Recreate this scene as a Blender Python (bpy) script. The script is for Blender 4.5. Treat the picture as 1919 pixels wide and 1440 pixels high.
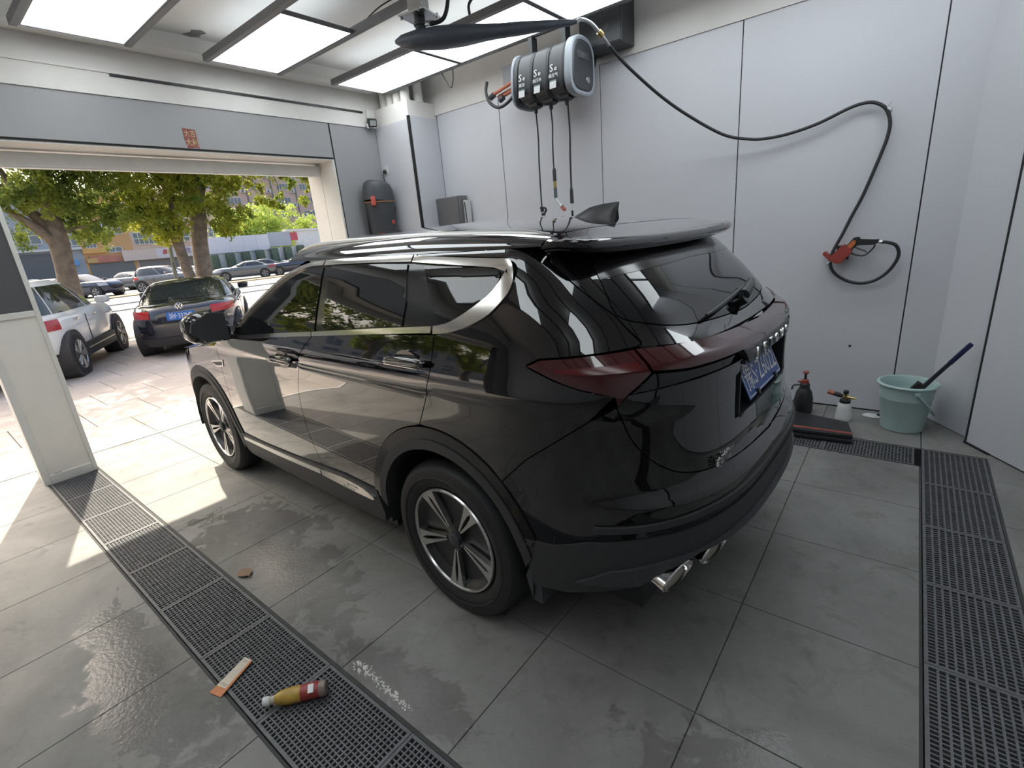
import bpy, bmesh, math, random
import numpy as np
from mathutils import Vector, Matrix, Euler
from mathutils.geometry import delaunay_2d_cdt
random.seed(7)
PI = math.pi
scene = bpy.context.scene
for o in list(bpy.data.objects):
    bpy.data.objects.remove(o, do_unlink=True)
C = scene.collection

# ------------------------------------------------------------------ camera
cd = bpy.data.cameras.new('camera')
cam = bpy.data.objects.new('camera', cd); C.objects.link(cam)
Rwc = Matrix(((0.7849203853770225, 0.6136709466877517, -0.08548659433469939),
              (-0.11894625763636248, 0.284648069148794, 0.9512240874390049),
              (0.6080721802663652, -0.7364668668183396, 0.2964199346617684)))
cam.matrix_world = Matrix.Translation((0, 0, 1.6)) @ Rwc.transposed().to_4x4()
cd.sensor_fit = 'HORIZONTAL'; cd.sensor_width = 36.0
cd.lens = 914.696 / 1919.0 * 36.0
cd.clip_start = 0.05; cd.clip_end = 400
scene.camera = cam

# ------------------------------------------------------------------ light
SKY, SUN, PANEL, EXPO = 0.40, 8.5, 4.1, 0.12
world = bpy.data.worlds.new('world'); scene.world = world; world.use_nodes = True
wn = world.node_tree; wn.nodes.clear()
sky = wn.nodes.new('ShaderNodeTexSky'); sky.sky_type = 'NISHITA'; sky.sun_disc = False
sky.sun_elevation = math.radians(48.3); sky.sun_rotation = math.radians(-107.0)
sky.air_density = 1.2; sky.dust_density = 7.0; sky.ozone_density = 1.0
bgn = wn.nodes.new('ShaderNodeBackground'); bgn.inputs['Strength'].default_value = SKY
wo = wn.nodes.new('ShaderNodeOutputWorld')
wn.links.new(sky.outputs[0], bgn.inputs[0]); wn.links.new(bgn.outputs[0], wo.inputs[0])
sl = bpy.data.lights.new('sun', 'SUN'); sl.energy = SUN; sl.angle = math.radians(0.6); sl.color = (1.0, 0.90, 0.74)
so = bpy.data.objects.new('sun', sl); C.objects.link(so)
so.rotation_euler = Vector((2.04, -0.63, -2.40)).to_track_quat('-Z', 'Y').to_euler()
so.location = (-20, 6, 25)
vs = scene.view_settings
vs.view_transform = 'Standard'; vs.look = 'None'; vs.gamma = 1.0; vs.use_curve_mapping = False; vs.exposure = EXPO
try:
    scene.cycles.max_bounces = 8; scene.cycles.diffuse_bounces = 4; scene.cycles.glossy_bounces = 4
    scene.cycles.sample_clamp_indirect = 6.0; scene.cycles.caustics_reflective = False; scene.cycles.caustics_refractive = False
except Exception: pass

# ------------------------------------------------------------------ materials
MATS = {}
def lin(c):
    return tuple(((v / 255) / 12.92 if v / 255 <= 0.04045 else ((v / 255 + 0.055) / 1.055) ** 2.4) for v in c)
def mat(name, col, rough=0.5, metal=0.0, var=0.06, scale=8.0, bump=0.0, bscale=60.0, coat=0.0, emit=None, estr=0.0, spec=0.5, trans=0.0):
    if name in MATS: return MATS[name]
    m = bpy.data.materials.new(name); m.use_nodes = True
    nt = m.node_tree; b = nt.nodes['Principled BSDF']
    tc = nt.nodes.new('ShaderNodeTexCoord')
    n = nt.nodes.new('ShaderNodeTexNoise'); n.inputs['Scale'].default_value = scale; n.inputs['Detail'].default_value = 4
    nt.links.new(tc.outputs['Object'], n.inputs['Vector'])
    r = nt.nodes.new('ShaderNodeValToRGB')
    c = col
    r.color_ramp.elements[0].position = 0.3; r.color_ramp.elements[1].position = 0.7
    r.color_ramp.elements[0].color = (c[0] * (1 - var), c[1] * (1 - var), c[2] * (1 - var), 1)
    r.color_ramp.elements[1].color = (min(1, c[0] * (1 + var)), min(1, c[1] * (1 + var)), min(1, c[2] * (1 + var)), 1)
    nt.links.new(n.outputs['Fac'], r.inputs['Fac']); nt.links.new(r.outputs['Color'], b.inputs['Base Color'])
    b.inputs['Roughness'].default_value = rough; b.inputs['Metallic'].default_value = metal
    b.inputs['Specular IOR Level'].default_value = spec
    b.inputs['Coat Weight'].default_value = coat; b.inputs['Coat Roughness'].default_value = 0.02
    if trans: b.inputs['Transmission Weight'].default_value = trans
    if emit: b.inputs['Emission Color'].default_value = (*emit, 1); b.inputs['Emission Strength'].default_value = estr
    if bump:
        n2 = nt.nodes.new('ShaderNodeTexNoise'); n2.inputs['Scale'].default_value = bscale; n2.inputs['Detail'].default_value = 3
        nt.links.new(tc.outputs['Object'], n2.inputs['Vector'])
        bp = nt.nodes.new('ShaderNodeBump'); bp.inputs['Strength'].default_value = bump; bp.inputs['Distance'].default_value = 0.01
        nt.links.new(n2.outputs['Fac'], bp.inputs['Height']); nt.links.new(bp.outputs['Normal'], b.inputs['Normal'])
    MATS[name] = m
    return m

def tile_mat():
    m = bpy.data.materials.new('floor_tile'); m.use_nodes = True; nt = m.node_tree; b = nt.nodes['Principled BSDF']
    g = nt.nodes.new('ShaderNodeNewGeometry')
    def noise(scale, detail, rough=0.55, dist=0.0):
        n = nt.nodes.new('ShaderNodeTexNoise'); n.inputs['Scale'].default_value = scale; n.inputs['Detail'].default_value = detail
        n.inputs['Roughness'].default_value = rough; n.inputs['Distortion'].default_value = dist
        nt.links.new(g.outputs['Position'], n.inputs['Vector']); return n
    def ramp(n, stops):
        r = nt.nodes.new('ShaderNodeValToRGB'); e = r.color_ramp.elements
        e[0].position, e[0].color = stops[0][0], (*stops[0][1], 1); e[1].position, e[1].color = stops[-1][0], (*stops[-1][1], 1)
        for p, c in stops[1:-1]:
            q = e.new(p); q.color = (*c, 1)
        nt.links.new(n.outputs[0], r.inputs['Fac']); return r
    def mul(a, bb, fac=1.0):
        x = nt.nodes.new('ShaderNodeMix'); x.data_type = 'RGBA'; x.blend_type = 'MULTIPLY'; x.inputs['Factor'].default_value = fac
        nt.links.new(a, x.inputs['A']); nt.links.new(bb, x.inputs['B']); return x.outputs['Result']
    base = ramp(noise(1.6, 6, 0.6, 0.6), [(0.28, (0.155, 0.152, 0.147)), (0.5, (0.215, 0.212, 0.205)), (0.74, (0.27, 0.267, 0.26))])
    dirt = ramp(noise(5.0, 8, 0.7, 1.2), [(0.30, (0.62, 0.60, 0.57)), (0.46, (0.97, 0.97, 0.96)), (0.75, (1, 1, 1))])
    fine = ramp(noise(34, 5, 0.7), [(0.25, (0.86, 0.85, 0.84)), (0.55, (1, 1, 1))])
    col = mul(mul(base.outputs[0], dirt.outputs[0], 0.75), fine.outputs[0], 0.6)
    nt.links.new(col, b.inputs['Base Color'])
    # water: wet patches along the left drain and near the camera; distance fields on the floor plane
    sx = nt.nodes.new('ShaderNodeSeparateXYZ'); nt.links.new(g.outputs['Position'], sx.inputs[0])
    def math_(op, a, bb=None, c=None):
        x = nt.nodes.new('ShaderNodeMath'); x.operation = op
        for i, v in enumerate((a, bb, c)):
            if v is None: continue
            if isinstance(v, (int, float)): x.inputs[i].default_value = v
            else: nt.links.new(v, x.inputs[i])
        return x.outputs[0]
    def blob(cx, cy, rx, ry):
        dx = math_('DIVIDE', math_('SUBTRACT', sx.outputs[0], cx), rx); dy = math_('DIVIDE', math_('SUBTRACT', sx.outputs[1], cy), ry)
        d = math_('SQRT', math_('ADD', math_('MULTIPLY', dx, dx), math_('MULTIPLY', dy, dy)))
        return math_('SUBTRACT', 1.0, d)
    f = blob(-2.50, 0.78, 0.80, 0.40)
    for bl in ((-2.25, 0.22, 0.75, 0.2), (-0.15, 1.05, 0.42, 0.3), (-1.35, 0.78, 0.45, 0.12), (-2.9, 1.0, 0.5, 0.3)):
        f = math_('MAXIMUM', f, blob(*bl))
    nz = noise(7.5, 7, 0.65, 0.8)
    wet = math_('ADD', f, math_('MULTIPLY', math_('SUBTRACT', nz.outputs[0], 0.5), 2.6))
    w = nt.nodes.new('ShaderNodeMapRange'); w.inputs['From Min'].default_value = 0.0; w.inputs['From Max'].default_value = 0.25
    nt.links.new(wet, w.inputs['Value'])
    rr = nt.nodes.new('ShaderNodeMapRange'); rr.inputs['From Min'].default_value = 0.3; rr.inputs['From Max'].default_value = 0.7
    rr.inputs['To Min'].default_value = 0.46; rr.inputs['To Max'].default_value = 0.62
    nt.links.new(noise(3, 5).outputs[0], rr.inputs['Value'])
    mx = nt.nodes.new('ShaderNodeMix'); mx.data_type = 'FLOAT'
    nt.links.new(w.outputs[0], mx.inputs['Factor']); nt.links.new(rr.outputs[0], mx.inputs['A']); mx.inputs['B'].default_value = 0.05
    nt.links.new(mx.outputs['Result'], b.inputs['Roughness'])
    dk = nt.nodes.new('ShaderNodeMix'); dk.data_type = 'RGBA'; dk.blend_type = 'MULTIPLY'
    nt.links.new(math_('MULTIPLY', w.outputs[0], 0.55), dk.inputs['Factor']); nt.links.new(col, dk.inputs['A']); dk.inputs['B'].default_value = (0.62, 0.61, 0.6, 1)
    nt.links.new(dk.outputs['Result'], b.inputs['Base Color'])
    bp = nt.nodes.new('ShaderNodeBump'); bp.inputs['Distance'].default_value = 0.004
    nt.links.new(math_('ADD', math_('MULTIPLY', w.outputs[0], 0.28), 0.06), bp.inputs['Strength'])
    nt.links.new(noise(55, 4, 0.6).outputs[0], bp.inputs['Height']); nt.links.new(bp.outputs[0], b.inputs['Normal'])
    b.inputs['Specular IOR Level'].default_value = 0.28
    return m

def leaf_mat(name, c1, c2):
    m = bpy.data.materials.new(name); m.use_nodes = True; nt = m.node_tree
    nt.nodes.clear(); o = nt.nodes.new('ShaderNodeOutputMaterial')
    g = nt.nodes.new('ShaderNodeNewGeometry')
    n = nt.nodes.new('ShaderNodeTexNoise'); n.inputs['Scale'].default_value = 1.7; nt.links.new(g.outputs['Position'], n.inputs['Vector'])
    r = nt.nodes.new('ShaderNodeValToRGB'); r.color_ramp.elements[0].color = (*c1, 1); r.color_ramp.elements[1].color = (*c2, 1)
    r.color_ramp.elements[0].position = 0.35; r.color_ramp.elements[1].position = 0.65
    nt.links.new(n.outputs[0], r.inputs[0])
    d = nt.nodes.new('ShaderNodeBsdfDiffuse'); t = nt.nodes.new('ShaderNodeBsdfTranslucent'); mx = nt.nodes.new('ShaderNodeMixShader')
    mx.inputs[0].default_value = 0.45
    nt.links.new(r.outputs[0], d.inputs[0]); nt.links.new(r.outputs[0], t.inputs[0])
    nt.links.new(d.outputs[0], mx.inputs[1]); nt.links.new(t.outputs[0], mx.inputs[2]); nt.links.new(mx.outputs[0], o.inputs[0])
    return m

M_TILE = tile_mat()
M_GROUT = mat('grout', (0.05, 0.05, 0.05), 0.8)
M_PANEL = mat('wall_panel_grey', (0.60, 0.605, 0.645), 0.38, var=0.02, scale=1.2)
M_SEAM = mat('black_seam', (0.012, 0.012, 0.014), 0.5)
M_PLASTER = mat('white_plaster', (0.74, 0.72, 0.69), 0.85, var=0.06, scale=3, bump=0.15, bscale=25)
M_CEIL = mat('ceiling_paint', (0.76, 0.76, 0.75), 0.9, var=0.05, scale=2)
M_WHITEMETAL = mat('white_painted_metal', (0.66, 0.65, 0.62), 0.4, var=0.02)
M_FRAMEGREY = mat('grey_aluminium_frame', (0.20, 0.205, 0.215), 0.45, 0.3)
M_LED = mat('led_diffuser', (0.8, 0.8, 0.8), 0.5, emit=(0.90, 0.97, 1.0), estr=PANEL)
M_ADDEDGLOW = mat('added_ceiling_glow', (0.8, 0.8, 0.8), 0.5, emit=(0.92, 0.97, 1.0), estr=0.9)  # glow added on the panel backs to brighten ceiling and upper walls
M_PANEL_SHADED = mat('door_wall_panel_shaded', (0.31, 0.31, 0.32), 0.4, var=0.02, scale=1.2)  # wall panel grey darkened: the door wall's dimmer light put into the colour
M_GRATE = mat('black_grate_plastic', (0.105, 0.108, 0.115), 0.42, var=0.2, scale=20)
M_PIT = mat('drain_pit', (0.012, 0.012, 0.012), 0.9)
M_PAINT = mat('black_car_paint', (0.0035, 0.0035, 0.0042), 0.04, var=0.0, coat=1.0)
M_GLASS = mat('tinted_glass', (0.006, 0.0065, 0.007), 0.02, var=0.0, spec=0.6)
M_GLOSSBLK = mat('gloss_black_trim', (0.012, 0.012, 0.013), 0.12, var=0.0)
M_CLAD = mat('grey_black_cladding', (0.035, 0.035, 0.037), 0.55, var=0.08, scale=40, bump=0.05, bscale=400)
M_RUBBER = mat('tyre_rubber', (0.014, 0.014, 0.015), 0.6, var=0.1)
M_CHROME = mat('chrome', (0.72, 0.70, 0.67), 0.14, 1.0, var=0.02)
M_SATIN = mat('satin_aluminium', (0.74, 0.73, 0.71), 0.38, 1.0, var=0.03)
M_ALLOY = mat('polished_alloy', (0.62, 0.61, 0.60), 0.26, 1.0, var=0.04)
M_RIMDARK = mat('dark_rim', (0.02, 0.02, 0.021), 0.3, var=0.05)
M_REDLENS = mat('dark_red_lens', (0.038, 0.0025, 0.004), 0.06, var=0.0, coat=1.0)
M_REDLENS2 = mat('red_lens', (0.50, 0.015, 0.02), 0.12, var=0.0, coat=1.0)
M_PLATEBLUE = mat('plate_blue', (0.018, 0.075, 0.32), 0.35, var=0.03)
M_WHITE = mat('white_print', (0.78, 0.78, 0.78), 0.5, var=0.0)
M_BLACKPL = mat('black_plastic', (0.018, 0.019, 0.021), 0.42, var=0.1)
M_BLACKPL2 = mat('dark_grey_plastic', (0.045, 0.048, 0.053), 0.45, var=0.1)
M_HOSE = mat('black_hose', (0.02, 0.021, 0.024), 0.5)
M_STEEL = mat('steel', (0.55, 0.55, 0.55), 0.3, 1.0)
M_BRASS = mat('brass', (0.55, 0.40, 0.16), 0.3, 1.0)
M_COPPER = mat('red_copper_pipe', (0.42, 0.13, 0.08), 0.5, 0.2, var=0.2)
M_REDPL = mat('red_plastic', (0.30, 0.05, 0.04), 0.45)
M_ORANGE = mat('orange_plastic', (0.55, 0.16, 0.05), 0.45)
M_BUCKET = mat('pale_mint_plastic', (0.40, 0.53, 0.52), 0.4, var=0.03)
M_NAVY = mat('navy_plastic', (0.012, 0.016, 0.07), 0.4)
M_WHITEPL = mat('milky_white_plastic', (0.66, 0.66, 0.66), 0.4, var=0.05)
M_GREYBOX = mat('grey_enamel', (0.16, 0.16, 0.165), 0.45)

# ------------------------------------------------------------------ mesh helpers
def obj(name, bm, m, parent=None, smooth=35, recalc=True):
    if recalc: bmesh.ops.recalc_face_normals(bm, faces=bm.faces)
    me = bpy.data.meshes.new(name); bm.to_mesh(me); bm.free()
    me.materials.append(m)
    if smooth:
        me.shade_smooth(); me.set_sharp_from_angle(angle=math.radians(smooth))
    o = bpy.data.objects.new(name, me); C.objects.link(o)
    if parent is not None: o.parent = parent
    return o
def inst(o, name=None, parent=None, loc=(0, 0, 0), rot=(0, 0, 0), label=None):
    c = o.copy(); C.objects.link(c); c.location = loc; c.rotation_euler = rot; c.parent = parent
    if label: c['label'] = label
    return c
def tag(o, label, cat, group=None, kind=None):
    o['label'] = label; o['category'] = cat
    if group: o['group'] = group
    if kind: o['kind'] = kind
    return o
def thing(name, label, cat, loc=(0, 0, 0), rz=0.0, group=None, rot=None):
    o = bpy.data.objects.new(name, None); C.objects.link(o); o.empty_display_size = 0.1
    o.location = loc; o.rotation_euler = rot if rot else (0, 0, rz)
    return tag(o, label, cat, group)
def struct(name, bm, m, parent=None, **k):
    o = obj(name, bm, m, parent, **k)
    if parent is None: o['kind'] = 'structure'
    return o
def NB(): return bmesh.new()
def box(bm, c, s, rot=None, bevel=0.0, seg=2):
    g = bmesh.ops.create_cube(bm, size=1.0); vv = g['verts']
    bmesh.ops.scale(bm, vec=s, verts=vv)
    if bevel:
        ee = list({e for v in vv for e in v.link_edges})
        r = bmesh.ops.bevel(bm, geom=ee, offset=bevel, segments=seg, affect='EDGES', profile=0.6)
        vv = [v for v in {v for f in r['faces'] for v in f.verts} | {v for v in vv if v.is_valid}]
        # gather the whole island
        st = list(vv); seen = set(st)
        while st:
            v = st.pop()
            for e in v.link_edges:
                w = e.other_vert(v)
                if w not in seen: seen.add(w); st.append(w)
        vv = list(seen)
    if rot is not None:
        Rm = rot if isinstance(rot, Matrix) else Euler(rot).to_matrix()
        bmesh.ops.rotate(bm, cent=(0, 0, 0), matrix=Rm, verts=vv)
    bmesh.ops.translate(bm, vec=c, verts=vv)
    return vv
def bx(bm, a, b, bevel=0.0, seg=2):
    return box(bm, [(a[i] + b[i]) / 2 for i in range(3)], [abs(b[i] - a[i]) for i in range(3)], None, bevel, seg)
def frame_of(d):
    d = Vector(d).normalized(); up = Vector((0, 0, 1)) if abs(d.z) < 0.95 else Vector((1, 0, 0))
    x = up.cross(d).normalized(); return x, d.cross(x).normalized(), d
def tube(bm, pts, r, n=8, sub=0, cap=True, sx=1.0, sy=1.0):
    P = [Vector(p) for p in pts]; Rr = list(r) if isinstance(r, (list, tuple)) else [r] * len(P)
    if sub:
        Q, S = [], []
        for i in range(len(P) - 1):
            p0 = P[max(i - 1, 0)]; p1 = P[i]; p2 = P[i + 1]; p3 = P[min(i + 2, len(P) - 1)]
            for k in range(sub):
                t = k / sub
                Q.append(0.5 * ((2 * p1) + (p2 - p0) * t + (2 * p0 - 5 * p1 + 4 * p2 - p3) * t * t + (3 * p1 - p0 - 3 * p2 + p3) * t ** 3))
                S.append(Rr[i] * (1 - t) + Rr[i + 1] * t)
        Q.append(P[-1]); S.append(Rr[-1]); P, Rr = Q, S
    rings = []; px = None
    for i, p in enumerate(P):
        d = (P[min(i + 1, len(P) - 1)] - P[max(i - 1, 0)])
        if d.length < 1e-9: d = Vector((0, 0, 1))
        x, y, d = frame_of(d)
        if px is not None:
            x = (px - d * px.dot(d))
            if x.length < 1e-6: x = frame_of(d)[0]
            x.normalize(); y = d.cross(x)
        px = x
        rings.append([bm.verts.new(p + x * (math.cos(2 * PI * k / n) * Rr[i] * sx) + y * (math.sin(2 * PI * k / n) * Rr[i] * sy)) for k in range(n)])
    for a, b in zip(rings, rings[1:]):
        for k in range(n): bm.faces.new((a[k], a[(k + 1) % n], b[(k + 1) % n], b[k]))
    if cap:
        bm.faces.new(rings[0][::-1]); bm.faces.new(rings[-1])
    return rings
def cyl(bm, a, b, r0, r1=None, n=16): return tube(bm, [a, b], [r0, r0 if r1 is None else r1], n)
def lathe(bm, prof, n=24, M=None, close=False):
    M = M or Matrix.Identity(4); rings = []
    for r, z in prof:
        if r < 1e-6: rings.append([bm.verts.new(M @ Vector((0, 0, z)))])
        else: rings.append([bm.verts.new(M @ Vector((r * math.cos(2 * PI * k / n), r * math.sin(2 * PI * k / n), z))) for k in range(n)])
    pr = list(zip(rings, rings[1:]))
    if close: pr.append((rings[-1], rings[0]))
    for a, b in pr:
        for k in range(n):
            q = [a[k % len(a)], a[(k + 1) % len(a)], b[(k + 1) % len(b)], b[k % len(b)]]
            u = []
            for v in q:
                if v not in u: u.append(v)
            if len(u) > 2: bm.faces.new(u)
    return rings
def prism(bm, poly, fn, t0, t1):
    a = [bm.verts.new(fn(x, y, t0)) for x, y in poly]; b = [bm.verts.new(fn(x, y, t1)) for x, y in poly]
    n = len(poly)
    bm.faces.new(a[::-1]); bm.faces.new(b)
    for k in range(n): bm.faces.new((a[k], a[(k + 1) % n], b[(k + 1) % n], b[k]))
def grid(bm, rows, closed=False):
    V = [[bm.verts.new(p) for p in r] for r in rows]
    for a, b in zip(V, V[1:]):
        for k in range(len(a) - (0 if closed else 1)):
            k2 = (k + 1) % len(a)
            q = []
            for v in (a[k], a[k2], b[k2], b[k]):
                if v not in q: q.append(v)
            bm.faces.new(q)
    return V
def text(body, size, M, m, parent=None, name='lettering', ext=0.001, sx=1.0, align='CENTER', bold=0.0):
    cu = bpy.data.curves.new(name, 'FONT'); cu.body = body; cu.size = size; cu.extrude = ext
    cu.align_x = align; cu.align_y = 'CENTER'; cu.resolution_u = 2; cu.offset = bold
    t = bpy.data.objects.new('tmp', cu)
    me = bpy.data.meshes.new_from_object(t); bpy.data.objects.remove(t); me.name = name
    me.transform(M @ Matrix.Diagonal((sx, 1, 1, 1)))
    me.materials.clear(); me.materials.append(m)
    o = bpy.data.objects.new(name, me); C.objects.link(o)
    if parent is not None: o.parent = parent
    return o
def basis(o, x, y):
    x = Vector(x).normalized(); z = x.cross(Vector(y)).normalized(); y = z.cross(x)
    return Matrix(((x.x, y.x, z.x, o[0]), (x.y, y.y, z.y, o[1]), (x.z, y.z, z.z, o[2]), (0, 0, 0, 1)))
ORD = ['first', 'second', 'third', 'fourth', 'fifth', 'sixth', 'seventh', 'eighth', 'ninth', 'tenth', 'eleventh', 'twelfth', 'thirteenth', 'fourteenth']
# ------------------------------------------------------------------ setting: room
WY = 4.555      # reel wall
DX = -5.14      # door wall
# ground outside and floor base
bm = NB(); bx(bm, (-120, -60, -0.30), (-17.2, 90, -0.03)); gr = struct('ground', bm, mat('asphalt', (0.20, 0.195, 0.19), 0.85, var=0.12, scale=2, bump=0.2, bscale=60))
bm = NB(); bx(bm, (-17.2, -60, -0.30), (-5.66, 60, -0.018)); struct('pavement', bm, mat('pavement_joint', (0.16, 0.15, 0.145), 0.9))
M_PAVE = mat('pavement_granite', (0.46, 0.405, 0.365), 0.7, var=0.18, scale=1.3, bump=0.15, bscale=50)
pv = bpy.data.objects['pavement']
def slab_mesh(name, sx, sy, h, m, bev=0.003):
    bm = NB(); vv = box(bm, (sx / 2, sy / 2, -h / 2), (sx, sy, h))
    me = bpy.data.meshes.new(name)
    top = [e for e in bm.edges if all(v.co.z > -1e-6 for v in e.verts)]
    bmesh.ops.bevel(bm, geom=top, offset=bev, segments=1, affect='EDGES')
    bmesh.ops.recalc_face_normals(bm, faces=bm.faces); bm.to_mesh(me); bm.free(); me.materials.append(m); return me
def put(me, name, parent, loc):
    o = bpy.data.objects.new(name, me); C.objects.link(o); o.parent = parent; o.location = loc; return o
sm = slab_mesh('paving_slab', 0.892, 0.592, 0.016, M_PAVE)
for i in range(12):
    for j in range(16):
        put(sm, 'paving_slab', pv, (-5.70 - 0.9 * (i + 1), -2.9 + 0.6 * j + (0.3 if i % 2 else 0), -0.002))
# kerbs and planting strip across the street
bm = NB(); bx(bm, (-28.9, -40, -0.04), (-27.9, 70, 0.03)); struct('kerb', bm, mat('pale_kerb', (0.55, 0.52, 0.48), 0.8))
bm = NB(); bx(bm, (-36.6, -40, -0.04), (-34.6, 70, 0.015)); struct('road_edge', bm, mat('brown_verge', (0.17, 0.13, 0.085), 0.9, var=0.2))
bm = NB(); bx(bm, (-24.6, -40, -0.04), (-23.9, 70, 0.015)); struct('road_line', bm, mat('pale_kerb2', (0.42, 0.40, 0.38), 0.8))

# drains: x-run on the left, y-run on the right, x-run along the reel wall
DL = (0.373, 0.685); DR = (0.211, 0.523); DB = (3.646, 3.925)
bm = NB(); bx(bm, (-5.66, -4.2, -0.2), (3.2, 4.75, -0.075))
floor = struct('floor', bm, M_PIT)
bm = NB(); bx(bm, (-5.66, -4.2, -0.075), (3.2, DL[0], -0.006)); bx(bm, (-5.66, DL[1], -0.075), (DR[0], DB[0], -0.006))
bx(bm, (-5.66, DB[1], -0.075), (3.2, 4.75, -0.006)); bx(bm, (DR[1], DL[1], -0.075), (3.2, DB[1], -0.006))
obj('grout_bed', bm, M_GROUT, floor, smooth=0)
xs = [-5.656] + [-0.386 + 0.6 * k for k in range(-8, 6)]
def fill(x0, x1, ys, xl=None):
    for a, b in zip(xs, xs[1:]):
        a2, b2 = max(a, x0), min(b, x1)
        if b2 - a2 < 0.03: continue
        for c, d in zip(ys, ys[1:]):
            key = (round(b2 - a2, 3), round(d - c, 3))
            if key not in TM: TM[key] = slab_mesh('tile', key[0] - 0.0035, key[1] - 0.0035, 0.006, M_TILE, 0.0012)
            put(TM[key], 'tile', floor, (a2 + 0.0018, c + 0.0018, 0))
TM = {}
fill(-5.656, 2.6, [-4.2, -3.23, -2.03, -0.83, DL[0] - 0.01])
fill(-5.656, DR[0] - 0.008, [DL[1] + 0.01, 1.28, 1.88, 2.48, 3.08, DB[0] - 0.008])
fill(-5.656, DR[0], [DB[1] + 0.008, WY + 0.02])
fill(DR[0], 2.6, [DB[1] + 0.008, WY + 0.02])
fill(DR[1] + 0.008, 2.6, [DL[1] + 0.01, 1.28, 1.88, 2.48, 3.08, DB[1] + 0.008])
bm = NB(); bx(bm, (-5.70, -4.2, -0.05), (-5.645, 3.62, 0.006)); struct('trim_1', bm, mat('threshold_stone', (0.62, 0.60, 0.57), 0.5))

def grate_panel(nm, lx, ly, label, loc, nx, ny):
    """lattice panel lx by ly lying flat, corner at loc; nx, ny holes along x and y"""
    key = (round(lx, 3), round(ly, 3), nx, ny)
    t = thing(nm, label, 'drain grate', loc, group='drain grate panels')
    if key not in GM:
        bm = NB(); w = 0.012
        bx(bm, (0, 0, -0.03), (lx, w, 0)); bx(bm, (0, ly - w, -0.03), (lx, ly, 0)); bx(bm, (0, w, -0.03), (w, ly - w, 0)); bx(bm, (lx - w, w, -0.03), (lx, ly - w, 0))
        fr = obj('frame', bm, M_GRATE, t, smooth=0)
        bm = NB()
        px, py = (lx - 2 * w) / nx, (ly - 2 * w) / ny
        bwx, bwy = px * 0.30, py * 0.30
        for i in range(1, nx): bx(bm, (w + i * px - bwx / 2, w, -0.026), (w + i * px + bwx / 2, ly - w, -0.001 if i % 4 else 0))
        for j in range(1, ny): bx(bm, (w, w + j * py - bwy / 2, -0.024), (lx - w, w + j * py + bwy / 2, -0.002))
        la = obj('lattice', bm, M_GRATE, t, smooth=0); la['kind'] = 'stuff'
        GM[key] = (fr.data, la.data)
    else:
        for n2, me in zip(('frame', 'lattice'), GM[key]):
            o = bpy.data.objects.new(n2, me); C.objects.link(o); o.parent = t
            if n2 == 'lattice': o['kind'] = 'stuff'
    return t
GM = {}
L = 0.5
for k in range(10):
    grate_panel('drain_grate', L - 0.003, DL[1] - DL[0] - 0.008, 'black grate panel, %s from the white door pillar, in the left floor drain' % ORD[k],
                (DX + k * L, DL[0] + 0.004, -0.001), 26, 17)
for k in range(7):
    grate_panel('drain_grate', DR[1] - DR[0] - 0.008, L - 0.003, 'black grate panel, %s from the wall corner, in the right hand drain' % ORD[k],
                (DR[0] + 0.004, DB[1] - 0.004 - (k + 1) * L, -0.001), 11, 26)
for k in range(10):
    grate_panel('drain_grate', L - 0.003, DB[1] - DB[0] - 0.008, 'black grate panel, %s from the corner, in the drain along the wall' % ORD[k],
                (DR[0] - 0.03 - (k + 1) * L, DB[0] + 0.004, -0.001), 26, 10)

# walls ------------------------------------------------------------------
bm = NB(); bx(bm, (-5.3, WY + 0.01, 0), (0.6, WY + 0.2, 3.5)); wr = struct('wall_right', bm, M_SEAM)
xb = [-4.54, -3.603, -2.406, -1.19, 0.016, 0.31]
for a, b in zip(xb, xb[1:]):
    bm = NB(); bx(bm, (a + 0.004, WY, 0.012), (b - 0.004, WY + 0.012, 2.97), 0.002, 1); obj('wall_panel', bm, M_PANEL, wr)
bm = NB(); bx(bm, (DX - 0.1, WY - 0.012, 2.97), (0.6, WY + 0.01, 3.46)); obj('upper_wall_band', bm, M_PLASTER, wr, smooth=0)
# column in the corner
bm = NB(); bx(bm, (DX - 0.1, 4.13, 0), (-4.55, WY + 0.05, 3.09)); wc = struct('wall_column', bm, M_PLASTER)
bm = NB(); bx(bm, (DX, 4.12, 0.01), (-4.556, 4.13, 2.90)); obj('wall_panel', bm, M_PANEL, wc, smooth=0)
bm = NB(); bx(bm, (-4.55, 4.135, 0.01), (-4.54, WY, 2.93)); obj('wall_panel', bm, M_PANEL, wc, smooth=0)
bm = NB(); bx(bm, (-4.565, 4.114, 0), (-4.534, 4.136, 2.93)); obj('corner_strip', bm, M_SEAM, wc, smooth=0)
# pipes on the column
for i, (x, y) in enumerate(((-5.03, 4.22), (-4.90, 4.21), (-4.77, 4.20), (-4.63, 4.19), (-4.60, 4.36))):
    bm = NB(); cyl(bm, (x, y, 3.092), (x, y, 3.448), 0.052, n=20); cyl(bm, (x, y, 3.091), (x, y, 3.11), 0.055, n=20)
    o = obj('drain_pipe', bm, M_PLASTER)
    tag(o, ['white vertical pipe above the column, closest to the door wall', 'white vertical pipe second from the door wall above the column', 'white vertical pipe third from the door wall above the column',
            'white vertical pipe at the front corner of the column', 'white vertical pipe on the column side facing the hose reels'][i], 'pipe', 'pipes on the column')

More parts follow.
